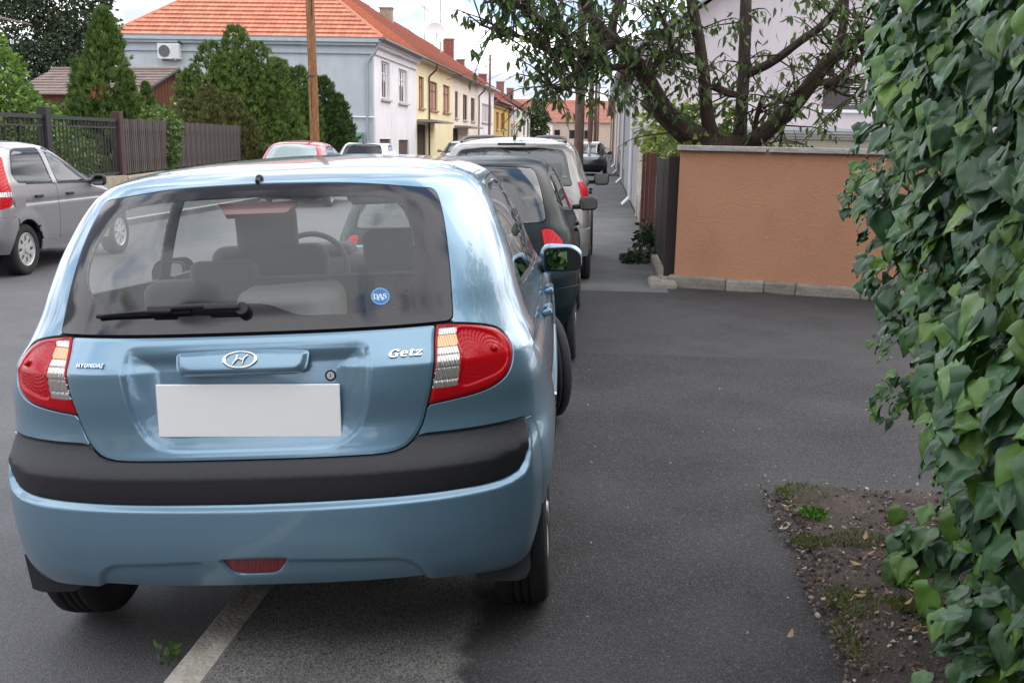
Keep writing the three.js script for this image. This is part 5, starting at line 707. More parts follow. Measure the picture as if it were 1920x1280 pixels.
  if (o.flap) part(car, 'fuel_flap', pm.panel((s, Y, P) => s < 0 || Math.abs(s) > 2 ? -1 : sdPoly(corner(o.flap, .025))(P[2], Y), () => .003, .01), pt);
  if (o.plate) { const m = pm.frame(0, o.plate, .012); part(car, 'number_plate', inFrame(rbx(.52, .11, .006, .003), m), std([.8, .8, .8], .5)); }
  if (o.aerial) { const p = pm.point(0, o.aerial, 0); part(car, 'aerial', [rod([p[0], p[1] - .01, p[2]], [p[0] - .01, p[1] + .36, p[2] + .12], .004, .002, 6), (() => { const g = new THREE.ConeGeometry(.026, .06, 10); g.translate(p[0], p[1] + .02, p[2]); return g; })()], M.black); }
  if (o.highLamp) part(car, 'high_brake_lamp', inFrame(rbx(.3, .025, .02, .006), pm.frame(0, o.highLamp, .004)), M.black);
  const W = { tyreGeo: tyreGeometry(r, .19, o.rim || r * .64), rimGeo: join(rimGeometry((o.rim || r * .64) + .003, .19, o.spokes || 7, !!o.holes)), rim: o.rim || r * .64, mat: o.rimMat || M.hub }, tx = o.track || .73;
  for (const sd of [-1, 1]) { addWheel(car, sd * tx, r, zr, W); addWheel(car, sd * tx, r, zf, { ...W, steer: R(o.steer || 0) }); }
  part(car, 'underbody', [bx(1.2, .06, zf - zr + .9, 0, .25, -(zf + zr) / 2), bx(1.06, .5, .72, 0, .42, -zr), bx(1.06, .5, .72, 0, .42, -zf)], M.matteBlack);
  const ct = std(o.inside || [.05, .05, .055], .95), sy = o.seatY || 1.02; part(car, 'rear_seat', [rbx(1.2, .55, .16, .05, 0, sy - .30, -(zr + .35))], ct); for (const x of [-.3, .3]) part(car, 'headrest', rbx(.25, .15, .09, .04, x, sy + .09, -(zr + .33)), ct); for (const x of [-.36, .36]) part(car, 'front_seat', [rbx(.48, .62, .14, .06, x, sy - .27, -(zr + 1.25)), rbx(.26, .18, .09, .04, x, sy + .15, -(zr + 1.23))], ct); part(car, 'dashboard', rbx(1.25, .25, .4, .08, 0, sy - .16, -(zf - .35)), ct);
  return car;
}
// silver small car at the far left
makeCar({ name: 'silver_small_car', label: 'silver grey small car parked at the left edge, showing its doors and pierced wheel covers', x: -7.22, z: 11.22, y: 0, color: [.27, .265, .27], top: 1.478, step: .018, fine: 1.6, crease: .80,
  rear: [[.26, .12], [.45, .02], [.6, .03], [.8, .05], [.95, .07], [1.1, .13], [1.25, .22], [1.38, .32], [1.43, .42], [1.46, .66], [1.478, 1.1]], front: [[.26, 3.7], [.5, 3.82], [.65, 3.8], [.78, 3.66], [.88, 3.3], [.95, 3.02], [1.0, 2.86], [1.1, 2.66], [1.2, 2.46], [1.3, 2.24], [1.38, 2.02], [1.44, 1.74], [1.478, 1.3]], width: [[.26, .79], [.45, .82], [.65, .83], [.85, .825], [.98, .80], [1.1, .76], [1.25, .71], [1.35, .67], [1.41, .62], [1.45, .48], [1.47, .28], [1.478, .1]], cornerR: .42, n: 3,
  side: [[[.62, 1.02], [.56, 1.12, .03], [.72, 1.36, .06], [.86, 1.385], [1.36, 1.395, .02], [1.40, .985, .02]], [[1.50, .98, .02], [1.46, 1.395, .02], [1.80, 1.385], [2.16, 1.27, .1], [2.56, .97, .03]]], doors: [[[.92, .72, .1], [.78, 1.0], [1.44, .985, .02], [1.44, .36], [1.02, .36, .1]], [[1.455, .36], [1.455, .985, .02], [2.64, .955], [2.60, .36]]], handles: [.98, 1.72], handleY: .86, flap: [[.46, .76], [.46, .90], [.68, .90], [.68, .76]],
  rearGlass: [[-.44, .99], [.44, .99], [.46, 1.36], [0, 1.40], [-.46, 1.36]], frontGlass: [[-.62, .98], [-.52, 1.36], [0, 1.39], [.52, 1.36], [.62, .98]], lamps: [[[.62, .74], [.60, .98], [.66, 1.30, .02], [.86, 1.30, .02], [1.02, .92], [.98, .78]]], clear: [[.88, .93]], bumper: () => .66, wheels: [.68, 3.12, .285], rim: .185, holes: true, spokes: 8, rimMat: std([.5, .49, .48], .4, { metalness: .4 }), mirror: [.90, 1.0, 2.36], mirrorMat: M.black, plate: .75, track: .715 });
// dark green hatchback right in front of the blue one
makeCar({ name: 'dark_hatchback', label: 'black-green hatchback parked directly in front of the blue car', x: -.93, z: 6.95, y: .055, roll: R(3.2), turn: R(.5), color: [.006, .014, .016], paint: { metalness: 0, roughness: .3, specularIntensity: .14, clearcoat: .10 }, mirrorSize: .8, top: 1.42, step: .016, fine: 1.5, crease: .78,
  rear: [[.26, .12], [.45, .02], [.6, .02], [.8, .05], [.92, .08], [1.0, .13], [1.1, .19], [1.2, .27], [1.3, .37], [1.36, .45], [1.39, .58], [1.41, .85], [1.42, 1.2]], front: [[.26, 3.6], [.5, 3.72], [.68, 3.68], [.8, 3.5], [.9, 3.1], [.97, 2.85], [1.05, 2.68], [1.15, 2.48], [1.25, 2.27], [1.33, 2.05], [1.39, 1.75], [1.42, 1.35]], width: [[.26, .78], [.45, .81], [.65, .82], [.8, .815], [.92, .79], [1.02, .755], [1.1, .73], [1.2, .695], [1.3, .645], [1.36, .59], [1.39, .5], [1.41, .32], [1.42, .1]],
  side: [[[.50, 1.05], [.44, 1.12], [.62, 1.285, .05], [.84, 1.315], [1.46, 1.33, .02], [1.46, .985, .02]], [[1.55, .98, .02], [1.55, 1.33, .02], [1.94, 1.31], [2.55, .96, .03]]], doors: [[[.98, .7, .1], [1.02, 1.0], [1.5, .985, .02], [1.5, .34], [1.08, .34]], [[1.515, .34], [1.515, .985, .02], [2.62, .95], [2.58, .34]]], handles: [1.12, 1.70], handleY: .87, handleMat: paint([.012, .02, .019]),
  rearGlass: [[-.60, .985], [.60, .985], [.64, 1.33], [0, 1.37], [-.64, 1.33]], frontGlass: [[-.6, .96], [-.5, 1.32], [0, 1.35], [.5, 1.32], [.6, .96]], lamps: [[[.52, .66], [.54, .95], [.62, .94], [.70, .86], [.66, .68]]], bumper: () => .56, wheels: [.62, 2.98, .29], rim: .18, mirror: [.90, .99, 2.22], mirrorMat: M.black, plate: .80, track: .71 });
// silver off-roader ahead of it
makeCar({ name: 'silver_off_roader', label: 'silver off-roader with roof rails and a short aerial, third in the parked row', x: -.95, z: 11.5, y: .06, roll: R(1.0), color: [.27, .255, .235], top: 1.56, step: .018, fine: 1.7, crease: .86,
  rear: [[.3, .14], [.5, .03], [.65, .02], [.8, .04], [.95, .06], [1.05, .09], [1.15, .14], [1.3, .22], [1.42, .30], [1.48, .38], [1.52, .55], [1.545, .8], [1.56, 1.2]], front: [[.3, 3.95], [.6, 4.1], [.8, 4.05], [.95, 3.85], [1.02, 3.3], [1.08, 3.05], [1.2, 2.85], [1.35, 2.55], [1.45, 2.3], [1.52, 1.95], [1.56, 1.5]], width: [[.3, .80], [.5, .83], [.7, .84], [.9, .835], [1.03, .815], [1.15, .76], [1.3, .715], [1.42, .67], [1.48, .625], [1.525, .53], [1.55, .32], [1.56, .1]], cornerR: .34, n: 3.8, low: .32,
  side: [[[.40, 1.12], [.50, 1.40, .05], [.9, 1.44], [1.0, 1.44, .02], [1.0, 1.06, .02]], [[1.07, 1.06, .02], [1.07, 1.44, .02], [1.82, 1.445, .02], [1.82, 1.05, .02]], [[1.90, 1.05, .02], [1.90, 1.445, .02], [2.28, 1.42], [2.86, 1.06, .03]]], doors: [[[1.0, .9, .1], [1.03, 1.06], [1.86, 1.05, .02], [1.86, .45], [1.12, .45]], [[1.875, .45], [1.875, 1.05, .02], [2.95, 1.03], [2.9, .45]]], handles: [1.2, 2.0], handleY: .95,
  rearGlass: [[-.55, 1.06], [.55, 1.06], [.56, 1.42], [.3, 1.455], [-.3, 1.455], [-.56, 1.42]], frontGlass: [[-.66, 1.08], [-.55, 1.45], [0, 1.48], [.55, 1.45], [.66, 1.08]], lamps: [[[.62, .83], [.62, 1.10], [.76, 1.10], [.82, 1.04], [.80, .83]]], clear: [[.83, .89]], bumper: () => .62, bumperMat: paint([.36, .36, .37]), wheels: [.80, 3.35, .34], rim: .22, spokes: 5, mirror: [.96, 1.05, 2.55], mirrorMat: M.black, plate: .78, rail: [.62, 2.3, 1.50], aerial: 1.548, highLamp: 1.485, track: .76 });
// cars standing along the left kerb
const roofCar = (o) => makeCar({ top: 1.47, step: .03, fine: 2.6, rear: [[.26, .1], [.45, .02], [.7, .04], [.9, .08], [1.0, .16], [1.2, .34], [1.36, .52], [1.42, .7], [1.47, 1.25]], front: [[.26, 3.75], [.5, 3.86], [.7, 3.8], [.82, 3.55], [.95, 2.98], [1.1, 2.66], [1.25, 2.34], [1.36, 2.05], [1.43, 1.75], [1.47, 1.4]], width: [[.26, .79], [.5, .82], [.7, .83], [.88, .81], [1.0, .77], [1.15, .72], [1.3, .655], [1.38, .59], [1.43, .47], [1.46, .28], [1.47, .1]], side: [[[.60, 1.0], [.75, 1.25, .05], [1.0, 1.34], [1.48, 1.37, .02], [1.48, .97, .02]], [[1.56, .97, .02], [1.56, 1.37, .02], [2.0, 1.33], [2.7, .96, .03]]], doors: [[[1.0, .7, .1], [1.02, .98], [1.52, .97], [1.52, .36], [1.1, .36]], [[1.535, .36], [1.535, .97], [2.75, .95], [2.7, .36]]], handles: [1.15, 1.75], rearGlass: [[-.56, .98], [.56, .98], [.56, 1.36], [0, 1.40], [-.56, 1.36]], frontGlass: [[-.62, .97], [-.52, 1.34], [0, 1.38], [.52, 1.34], [.62, .97]], lamps: [[[.52, .72], [.52, .95], [.7, .95], [.76, .76]]], bumper: () => .6, wheels: [.68, 3.12, .29], mirror: [.92, 1.0, 2.45], plate: .78, ...o });
roofCar({ name: 'red_car', label: 'red car showing its roof and big window above the blue roof', x: -7.0, z: 24.4, color: [.42, .03, .05], rearMat: phys([.30, .36, .36], .03, { ior: 1.9 }) });
roofCar({ name: 'white_car', label: 'white car with dark glass just beyond the red car', x: -7.0, z: 31.8, color: [.72, .72, .72], top: 1.40, rearMat: M.pane });
roofCar({ name: 'grey_car', label: 'grey car by the yellow house seen from the front', x: -6.75, z: 54.5, turn: Math.PI, color: [.22, .20, .21], frontMat: M.dimGlass });
roofCar({ name: 'silver_car', label: 'silver car half hidden behind the grey one by the yellow house', x: -6.1, z: 62.5, turn: Math.PI, color: [.42, .42, .43] });
roofCar({ name: 'black_car', label: 'black car standing far ahead beyond the nearest brown pole', x: -.62, z: 52.5, y: .08, turn: Math.PI, color: [.015, .016, .02], frontMat: M.dimGlass });
roofCar({ name: 'white_van_car', label: 'small white car farthest ahead along the right kerb', x: -.75, z: 92, y: .06, color: [.7, .7, .7] });
// ---------- the light blue hatchback in front ----------
const font = await new FontLoader().loadAsync('fonts/droid/droid_sans_bold.typeface.json');
const fontSerif = await new FontLoader().loadAsync('fonts/droid/droid_serif_bold.typeface.json');
{
  const car = thing('blue_hatchback', 'light blue hatchback in the foreground parked half on the kerb, with a blank white plate', 'car', [-.91, .054, -2.797], 0, null);
  car.rotation.order = 'YXZ'; car.rotation.set(0, R(1.99), R(3.41));
  const S = carSurface(HATCH), sL = gridLines(1), yL = yLines(.262, 1.476, .011, 1.395), pm = panelMaker(S, sL, yL);
  const blue = paint([.160, .280, .380], { metalness: .5, roughness: .34 });
  const frit = phys([.016, .014, .018], .05, { ior: 1.52 });
  // outlines on the tail, right half (the left mirrors it)
  const glassO = corner([[-.527, 1.008, .02], [.527, 1.008, .02], [.578, 1.368, .02], [.30, 1.399, .1], [0, 1.406, .1], [-.30, 1.399, .1], [-.578, 1.368, .02]], .02);
  const innerO = corner([[-.09, 1.083, .03], [-.17, 1.066, .05], [-.37, 1.058, .05], [-.49, 1.145, .06], [-.505, 1.25, .08], [-.478, 1.345, .05], [-.33, 1.366, .1], [0, 1.372, .1], [.33, 1.362, .1], [.43, 1.35, .04], [.456, 1.28, .08], [.445, 1.15, .08], [.40, 1.07, .06], [.33, 1.046, .05], [.14, 1.047, .03], [.05, 1.083, .03]], .03);
  const gateO = corner([[-.476, 1.004, .006], [-.41, .79, .05], [-.39, .72, .05], [-.345, .667, .06], [0, .667, .1], [.345, .667, .06], [.39, .72, .05], [.41, .79, .05], [.476, 1.004, .006]], .03);
  const lightO = corner([[.476, 1.006, .008], [.41, .791, .008], [.555, .81, .05], [.614, .827, .05], [.665, .855, .05], [.708, .905, .05], [.716, .94, .05], [.689, .972, .04], [.62, .99, .05], [.53, 1.003, .03]], .02);
  const stripTop = pchip([[0, .664], [.345, .664], [.372, .69], [.392, .717], [.56, .711], [.72, .712]]);
  const stripBot = pchip([[0, .550], [.37, .554], [.54, .556], [.642, .566], [.68, .584], [.703, .628], [.712, .700], [.73, .71]]);
  const stripHalf = []; for (let a = 0; a <= .64; a += .02) stripHalf.push([a, stripBot(a)]); stripHalf.push([.664, .574], [.683, .592], [.696, .62], [.705, .655], [.708, .695], [.700, .710]); for (let a = .68; a >= .39; a -= .02) stripHalf.push([a, .7115]); stripHalf.push([.36, .70], [0, .70]);
  const stripO = sdPoly([...stripHalf, ...stripHalf.slice(1, -1).reverse().map(([a, b]) => [-a, b])]), gateO_ = sdPoly(gateO), strip = (s, Y) => Math.min(stripO(s, Y), -gateO_(s, Y) - .003);
  const seamS = pchip([[.26, .80], [.55, .80], [.64, .775], [.712, .733]]);                 // where the bumper meets the wing
  const rearWin = corner([[.80, 1.035, .03], [.72, 1.19, .05], [.77, 1.325, .06], [.98, 1.372, .1], [1.52, 1.385, .02], [1.52, 1.0, .02]], .03), frontWin = corner([[1.60, .998, .02], [1.60, 1.387, .02], [2.16, 1.352, .06], [2.66, .975, .04]], .03);
  const shield = corner([[-.62, 1.0, .05], [-.53, 1.385, .05], [0, 1.41, .1], [.53, 1.385, .05], [.62, 1.0, .05]], .03);
  const iGlass = inSY(glassO), iInner = inSY(innerO), iGate = inSY(gateO), iLight = inSYmirror(lightO), iRW = inZY(rearWin), iFW = inZY(frontWin), iShield = inXY(shield, true);
  const arches = [wheelHole(.62, .29, .345), wheelHole(3.07, .29, .345)], hole = (s, Y, P) => Math.max(arches[0](s, Y, P), arches[1](s, Y, P));
  const bumper = (s, Y, P) => { const a = Math.abs(s); if (a > 1.4) return -1; return Math.min(-stripO(s, Y) - .001, a < .66 ? stripBot(a) + .03 - Y : 1, seamS(Y) - a, .706 - Y); };
  const rearDoor = corner([[1.0, .80, .1], [1.02, 1.05, .02], [1.56, 1.05, .01], [1.56, .36, .03], [1.12, .36, .05]], .03), frontDoor = corner([[1.57, .36, .03], [1.57, 1.05, .01], [2.70, 1.01, .05], [2.64, .36, .05]], .03);
  const iRD = inZY(rearDoor), iFD = inZY(frontDoor), bonnet = (s, Y, P) => Math.abs(s) < 2.2 ? -1 : Math.min(P[2] - 2.93, Y - .78);
  const flare = (s, Y, P) => { const d = Math.min(Math.hypot(P[2] - .62, Y - .29), Math.hypot(P[2] - 3.07, Y - .29)); return .012 * (1 - sstep(.36, .50, d)) + (Math.abs(s) > .9 && Math.abs(s) < 3.3 ? -.010 * Math.exp(-(((Y - .90) / .022) ** 2)) : 0); };
  const hollow = sdPoly(corner([[-.312, .985, .05], [-.262, .735, .07], [-.20, .686, .04], [.20, .686, .04], [.262, .735, .07], [.312, .985, .05]], .05));
  const post = inZY([[1.50, 1.0], [1.50, 1.395], [1.62, 1.395], [1.62, 1.0]]);
  // body shell and the dark hollow behind the gaps
  const shell = minus(minus(all, [iGlass, iGate, iLight, strip, bumper, iRW, iFW, iShield, iRD, iFD, post], .0022), [hole], 0);
  const low = s => Math.abs(s) < 1.4 ? lerp(.305, .288, sstep(.36, .62, Math.abs(s))) : .2;
  const body = part(car, 'body', pm.panel((s, Y, P) => Math.min(shell(s, Y, P), Y - low(s)), (s, Y, P) => flare(s, Y, P), .014), blue);
  const lining = minus(all, [inset(iInner, -.004), (s, Y, P) => iRW(s, Y, P), (s, Y, P) => iFW(s, Y, P), iShield, hole], 0);
  part(car, 'inner_shell', pm.panel((s, Y, P) => Math.min(lining(s, Y, P), Y - low(s) - .012), (s, Y) => -.013 - .05 * sstep(-.02, .03, Math.abs(s) < .4 ? hollow(s, Y) : -1), 0), M.matteBlack);
  for (const sd of [-1, 1]) for (const f of [iRD, iFD]) part(car, 'door', pm.panel(minus((s, Y, P) => Math.sign(s) === sd ? f(s, Y, P) : -1, [iRW, iFW, hole, post], .001), (s, Y, P) => flare(s, Y, P), .012), blue);
  for (const sd of [-1, 1]) part(car, 'door_pillar', pm.panel((s, Y, P) => Math.sign(s) === sd ? Math.min(post(s, Y, P) + .012, -iRW(s, Y, P) + .012, -iFW(s, Y, P) + .012) : -1, () => -.004, .01), M.black);
  // tailgate with the hollow for the plate
  const gateDisp = (s, Y, P) => {
    return -.003 * (1 - sstep(0, .01, iGate(s, Y, P)));
  };
  const Sg = (s, Y) => { const P = S(s, Y); if (Math.abs(s) > .5 || Y > 1.0) return P; const h = hollow(s, Y), k = sstep(-.004, .012, h) * .22 + .78 * sstep(.0, .085, h); P[2] += .046 * k * sstep(.990, .925, Y) * lerp(.40, 1, clamp((Y - .69) / .22)) - .30 * k * Math.max(0, Math.min(Y, .985) - .90) * sstep(.90, .93, Y) * 0; return P; };
  const gp = panelMaker(Sg, Array.from({ length: 181 }, (_, i) => -.54 + i * .006), Array.from({ length: 64 }, (_, i) => .655 + i * .0057));
  part(car, 'tailgate', gp.panel(inset(iGate, .0022), gateDisp, .014), blue);
  const barO = sdPoly(corner([[-.172, .962, .012], [-.158, .902, .03], [0, .899, .1], [.150, .900, .03], [.163, .960, .012], [0, .969, .1]], .02)), barP = panelMaker(S, sL.filter(s => Math.abs(s) < .4).flatMap((s, i, a) => i + 1 < a.length ? [s, (s + a[i + 1]) / 2] : [s]), Array.from({ length: 31 }, (_, i) => .885 + i * .0032));
  const barLift = (s, Y) => .012 - .014 * (1 - sstep(0, .016, barO(s, Y))) - .012 * sstep(.915, .895, Y) + .008 * sstep(.92, .965, Y) * 0;
  const bar = part(car, 'plate_garnish', barP.panel((s, Y) => barO(s, Y), barLift, .03), blue);
  { // emblem: an oval with a leaning letter in it
    const m = pm.frame(-.005, .937, .0135), g = [], ring = new THREE.TorusGeometry(.5, .062, 10, 48); ring.scale(.088, .047, .045); g.push(inFrame(ring, m));
    const bar1 = [[-.020, -.013, 0], [-.012, -.004, .003], [-.008, .013, 0]].map(p => V(...p)), bar2 = [[.008, -.013, 0], [.013, .004, .003], [.021, .013, 0]].map(p => V(...p)), mid = [[-.012, -.004, .002], [-.003, .003, .003], [.005, -.001, .003], [.013, .004, .002]].map(p => V(...p));
    for (const [q, r] of [[bar1, .0034], [bar2, .0034], [mid, .0026]]) { const t = tube(q, r, 14, 6); t.scale(1, 1, .8); g.push(inFrame(t, m)); }
    part(bar, 'emblem', g, M.chrome);
    const plate = new THREE.CircleGeometry(.5, 40); plate.scale(.084, .044, 1); part(bar, 'emblem_ground', inFrame(plate, pm.frame(-.005, .937, .0128)), blue);
  }
  const word = (txt, f, size, s, Y, wide, lean, bold) => {
    const t = new TextGeometry(txt, { font: f, size, depth: .003, curveSegments: 6, bevelEnabled: true, bevelSize: bold, bevelThickness: .001, bevelSegments: 1 }); t.computeBoundingBox();
    const b = t.boundingBox, w = b.max.x - b.min.x; t.translate(-(b.max.x + b.min.x) / 2, -(b.max.y + b.min.y) / 2, 0); t.scale(wide / w, 1, 1);
    t.applyMatrix4(new THREE.Matrix4().set(1, lean, 0, 0, 0, 1, 0, 0, 0, 0, 1, 0, 0, 0, 0, 1)); return inFrame(t, pm.frame(s, Y, .001));
  };
  part(car, 'maker_lettering', word('HYUNDAI', font, .0125, -.382, .931, .088, .12, .0004), M.chrome);
  part(car, 'model_lettering', word('Getz', fontSerif, .022, .385, .938, .094, .42, .0003), M.chrome);
  { const m = gp.frame(.198, .884, 0), r = new THREE.TorusGeometry(.0125, .0035, 8, 24), c = new THREE.CylinderGeometry(.0105, .0105, .006, 20); c.rotateX(Math.PI / 2);
    const k = part(car, 'lock_ring', inFrame(r, m), M.black); part(k, 'lock_barrel', inFrame(c, m), M.steel); part(k, 'keyhole', inFrame(bx(.0022, .009, .002, 0, 0, .0035), m), M.black); }
  { const m = gp.frame(.002, .797, .015).multiply(new THREE.Matrix4().makeRotationZ(R(-1.6))); const p = part(car, 'number_plate', inFrame(rbx(.515, .150, .006, .003), m), std([.95, .95, .95], .45)); part(p, 'plate_edge', inFrame(rbx(.507, .118, .004, .002, -.0055, .006, -.003), m), std([.03, .06, .25], .5)); }
  // tail lamps: ribbed clear column beside the red reflector, under one skin
  const clearO = sdPoly(corner([[.484, .997, .004], [.533, .993, .004], [.514, .907, .02], [.489, .838, .004], [.428, .836, .004]], .006)), innerRed = sdPoly(rounded([[.533, .985], [.62, .975], [.672, .945], [.678, .90], [.645, .865], [.57, .842], [.495, .835], [.52, .91]], 5));
  const lampL = sL.filter(s => Math.abs(s) > .36 && Math.abs(s) < .8), lampP = sg => panelMaker(S, lampL.filter(s => Math.sign(s) === sg).flatMap((s, i, a) => i + 1 < a.length ? [0, .25, .5, .75].map(t => lerp(s, a[i + 1], t)) : [s]), Array.from({ length: 66 }, (_, i) => .775 + i * .0037));
  for (const sg of [-1, 1]) {
    const lp = lampP(sg), abs = f => (s, Y) => f(Math.abs(s), Y);
    const cells = (s, Y, q) => { const a = Math.abs(s) - .59, b = Y - .915; const r = Math.hypot(a, b); return Math.sin(r * 420) * Math.sin(Math.atan2(b, a) * 22) * q; };
    const lamp = part(car, 'tail_lamp', lp.panel((s, Y, P) => Math.min(iLight(s, Y, P) - .003, -abs(clearO)(s, Y) - .001), (s, Y, P) => { const k = abs(innerRed)(s, Y); return -.004 * sstep(0, .006, k) - .003 * (1 - sstep(0, .008, iLight(s, Y, P) - .003)) + cells(s, Y, .0007) * sstep(.004, .012, k) * (Y > .932 || Y < .905 ? 1 : .15); }, .014), M.lensRed);
    part(lamp, 'clear_lens', lp.panel((s, Y) => Math.min(abs(clearO)(s, Y), Math.max(.945 - Y, Y - .977)), (s, Y) => -.003 + .0022 * Math.sin(Math.abs(s) * 900) - .002 * (Math.abs(((Y - .84) % .034) - .017) < .0022 ? 1 : 0), .012), M.lensClear);
    part(lamp, 'amber_lens', lp.panel((s, Y) => Math.min(abs(clearO)(s, Y), Math.min(Y - .947, .975 - Y)), (s, Y) => -.003 + .0016 * Math.sin(Math.abs(s) * 900), .012), phys([.56, .33, .16], .14, { metalness: .6, clearcoat: 1, clearcoatRoughness: .03 }));
    const m = lp.frame(sg * .632, .925, .001), bulb = new THREE.SphereGeometry(.011, 16, 12); bulb.scale(1, 1, .5); part(lamp, 'reflector', inFrame(bulb, m), M.lensRed);
    part(lamp, 'lamp_seal', lp.panel((s, Y, P) => iLight(s, Y, P) + .0035, () => -.007, 0), M.matteBlack);
  }
  // bumper: dark rubbing strip set in above a painted skirt whose top edge shows as a ledge
  const stripDisp = (s, Y, P) => { const a = Math.abs(s), t = Y - stripBot(Math.min(a, .66)), k = t < .066 ? lerp(.006, .021, t / .066) : lerp(.021, -.005, (t - .066) / .092); return k * sstep(0, .006, strip(s, Y) + .003); };
  part(car, 'bumper_strip', pm.panel(strip, stripDisp, .02), std([.0155, .015, .020], .55, { bumpMap: grainBump, bumpScale: .0008 }));
  const hump = sdPoly(corner([[-.42, .28, .03], [-.375, .382, .06], [0, .402, .1], [.375, .382, .06], [.42, .28, .03]], .04)), fogO = sdPoly(corner([[-.080, .395, .006], [-.058, .342, .03], [.058, .342, .03], [.080, .395, .006]], .01));
  const bumpDisp = (s, Y, P) => { const a = Math.abs(s), lip = -stripO(s, Y); return .018 * sstep(0, .020, lip) * sstep(.80, .68, a) * sstep(.70, .60, Y) + .002 - .014 * sstep(0, .018, hump(s, Y)) - .008 * sstep(-.008, .004, fogO(s, Y)) + flare(s, Y, P) * .8; };
  const bp = panelMaker(S, gridLines(.55), Array.from({ length: 84 }, (_, i) => .262 + i * .0056));
  part(car, 'bumper', bp.panel((s, Y, P) => Math.min(minus(bumper, [hole], 0)(s, Y, P), -fogO(s, Y), Y - low(s)), bumpDisp, .034), blue);
  const fogP = panelMaker(S, Array.from({ length: 61 }, (_, i) => -.09 + i * .003), Array.from({ length: 31 }, (_, i) => .335 + i * .0022));
  const fog = part(car, 'fog_lamp', fogP.panel((s, Y) => fogO(s, Y) - .002, (s, Y) => .0 + .0009 * Math.sin(s * 900), .01), phys([.22, .012, .02], .12, { clearcoat: 1, clearcoatRoughness: .04 }));
  part(fog, 'lamp_rim', fogP.panel((s, Y) => Math.min(fogO(s, Y) + .008, -fogO(s, Y) + .001, .372 - Y), (s, Y) => .001 + .005 * (1 - sstep(0, .006, Math.abs(fogO(s, Y) + .004))), .012), blue);
  // glass
  const back = part(car, 'rear_window', pm.panel((s, Y, P) => Math.min(iGlass(s, Y, P) - .002, iInner(s, Y, P)), () => .001, 0), M.glass);
  part(back, 'window_border', pm.panel((s, Y, P) => Math.min(iGlass(s, Y, P) - .002, -iInner(s, Y, P)), () => .001, .008), frit);
  for (const sd of [-1, 1]) for (const f of [iRW, iFW]) {
    const one = (s, Y, P) => Math.sign(s) === sd ? f(s, Y, P) : -1;
    const pane = part(car, 'side_window', pm.panel(inset(one, .012), () => -.004, 0), M.glass);
    part(pane, 'window_seal', pm.panel((s, Y, P) => Math.min(one(s, Y, P) - .0005, .014 - one(s, Y, P)), () => -.002, .012), M.black);
  }
  part(car, 'windscreen', pm.panel(inset(iShield, .002), () => 0, 0), M.glass);
  { const d = new THREE.CircleGeometry(.0265, 40), c = document.createElement('canvas'); c.width = c.height = 256; const x = c.getContext('2d');
    x.fillStyle = '#2f74b4'; x.fillRect(0, 0, 256, 256); x.strokeStyle = '#9cc4e4'; x.lineWidth = 8; x.beginPath(); x.arc(128, 128, 116, 0, 7); x.stroke();
    x.fillStyle = '#dfeaf2'; x.textAlign = 'center'; x.textBaseline = 'alphabetic'; x.font = 'bold 104px serif'; x.fillText('D', 66, 164); x.fillText('S', 190, 164); x.font = 'bold 128px serif'; x.fillText('A', 128, 182);
    const t = new THREE.CanvasTexture(c); t.colorSpace = THREE.SRGBColorSpace; part(back, 'sticker', inFrame(d, pm.frame(.343, 1.086, .0035)), new THREE.MeshStandardMaterial({ map: t, roughness: .4 })); }
  { const p = (s, Y, l) => pm.point(s, Y, l), arm = [tube([p(-.012, 1.064, .022), p(-.06, 1.069, .028), p(-.14, 1.072, .024), p(-.25, 1.067, .02)], .0085, 20, 8)];
    const hubc = new THREE.CylinderGeometry(.018, .021, .03, 18); hubc.rotateX(Math.PI / 2); arm.push(inFrame(hubc, pm.frame(-.008, 1.064, .012)));
    arm.push(inFrame(rbx(.075, .024, .018, .007), pm.frame(-.225, 1.066, .022)), inFrame(rbx(.1, .017, .016, .006), pm.frame(-.06, 1.067, .028)));
    const w = part(car, 'wiper_arm', arm, M.black); part(w, 'wiper_blade', [tube([p(-.145, 1.064, .011), p(-.27, 1.060, .011), p(-.402, 1.054, .011)], .0065, 20, 6), tube([p(-.19, 1.066, .017), p(-.29, 1.062, .019), p(-.38, 1.056, .014)], .0045, 14, 6)], M.black); }
  { const m = pm.frame(-.01, 1.416, .004), s = new THREE.SphereGeometry(.012, 16, 12); part(car, 'washer_nozzle', [inFrame(s, m), inFrame(rbx(.012, .03, .014, .004, 0, -.018, 0), m)], M.black); }
  part(car, 'high_brake_lamp', (() => { const q = pm.frame(-.012, 1.357, -.03), s = prism([[-.118, .018], [.118, .018], [.092, -.022], [-.092, -.022]], .02); s.translate(0, 0, -.02); return inFrame(s, q); })(), phys([.16, .012, .02], .25, { clearcoat: 1 }));
  // mirrors, handles, flaps, wheels
  for (const sd of [-1, 1]) {
    const g = rbx(.185, .135, .10, .046, 0, 0, 0, 6), p = g.attributes.position; for (let i = 0; i < p.count; i++) { const x = p.getX(i), k = 1 - .22 * sstep(-.02, .10, x * 1) * (p.getY(i) > 0 ? 1 : .3); p.setY(i, p.getY(i) * k); } g.computeVertexNormals();
    const h = part(car, 'wing_mirror', sd > 0 ? g : g.clone().scale(-1, 1, 1), blue); h.position.set(sd * .872, .985, -2.03); h.rotation.y = sd * .12;
    const gl = sdPoly; const sh = new THREE.Shape(corner([[-.078, -.046], [-.078, .05], [.035, .05], [.078, .022], [.078, -.046]], .022).map(q => new THREE.Vector2(sd * q[0], q[1])));
    const rimG = new THREE.ExtrudeGeometry(sh, { depth: .006, bevelEnabled: true, bevelSize: .004, bevelThickness: .003, bevelSegments: 2 }); rimG.translate(0, 0, .0475); part(h, 'mirror_frame', rimG, M.black);
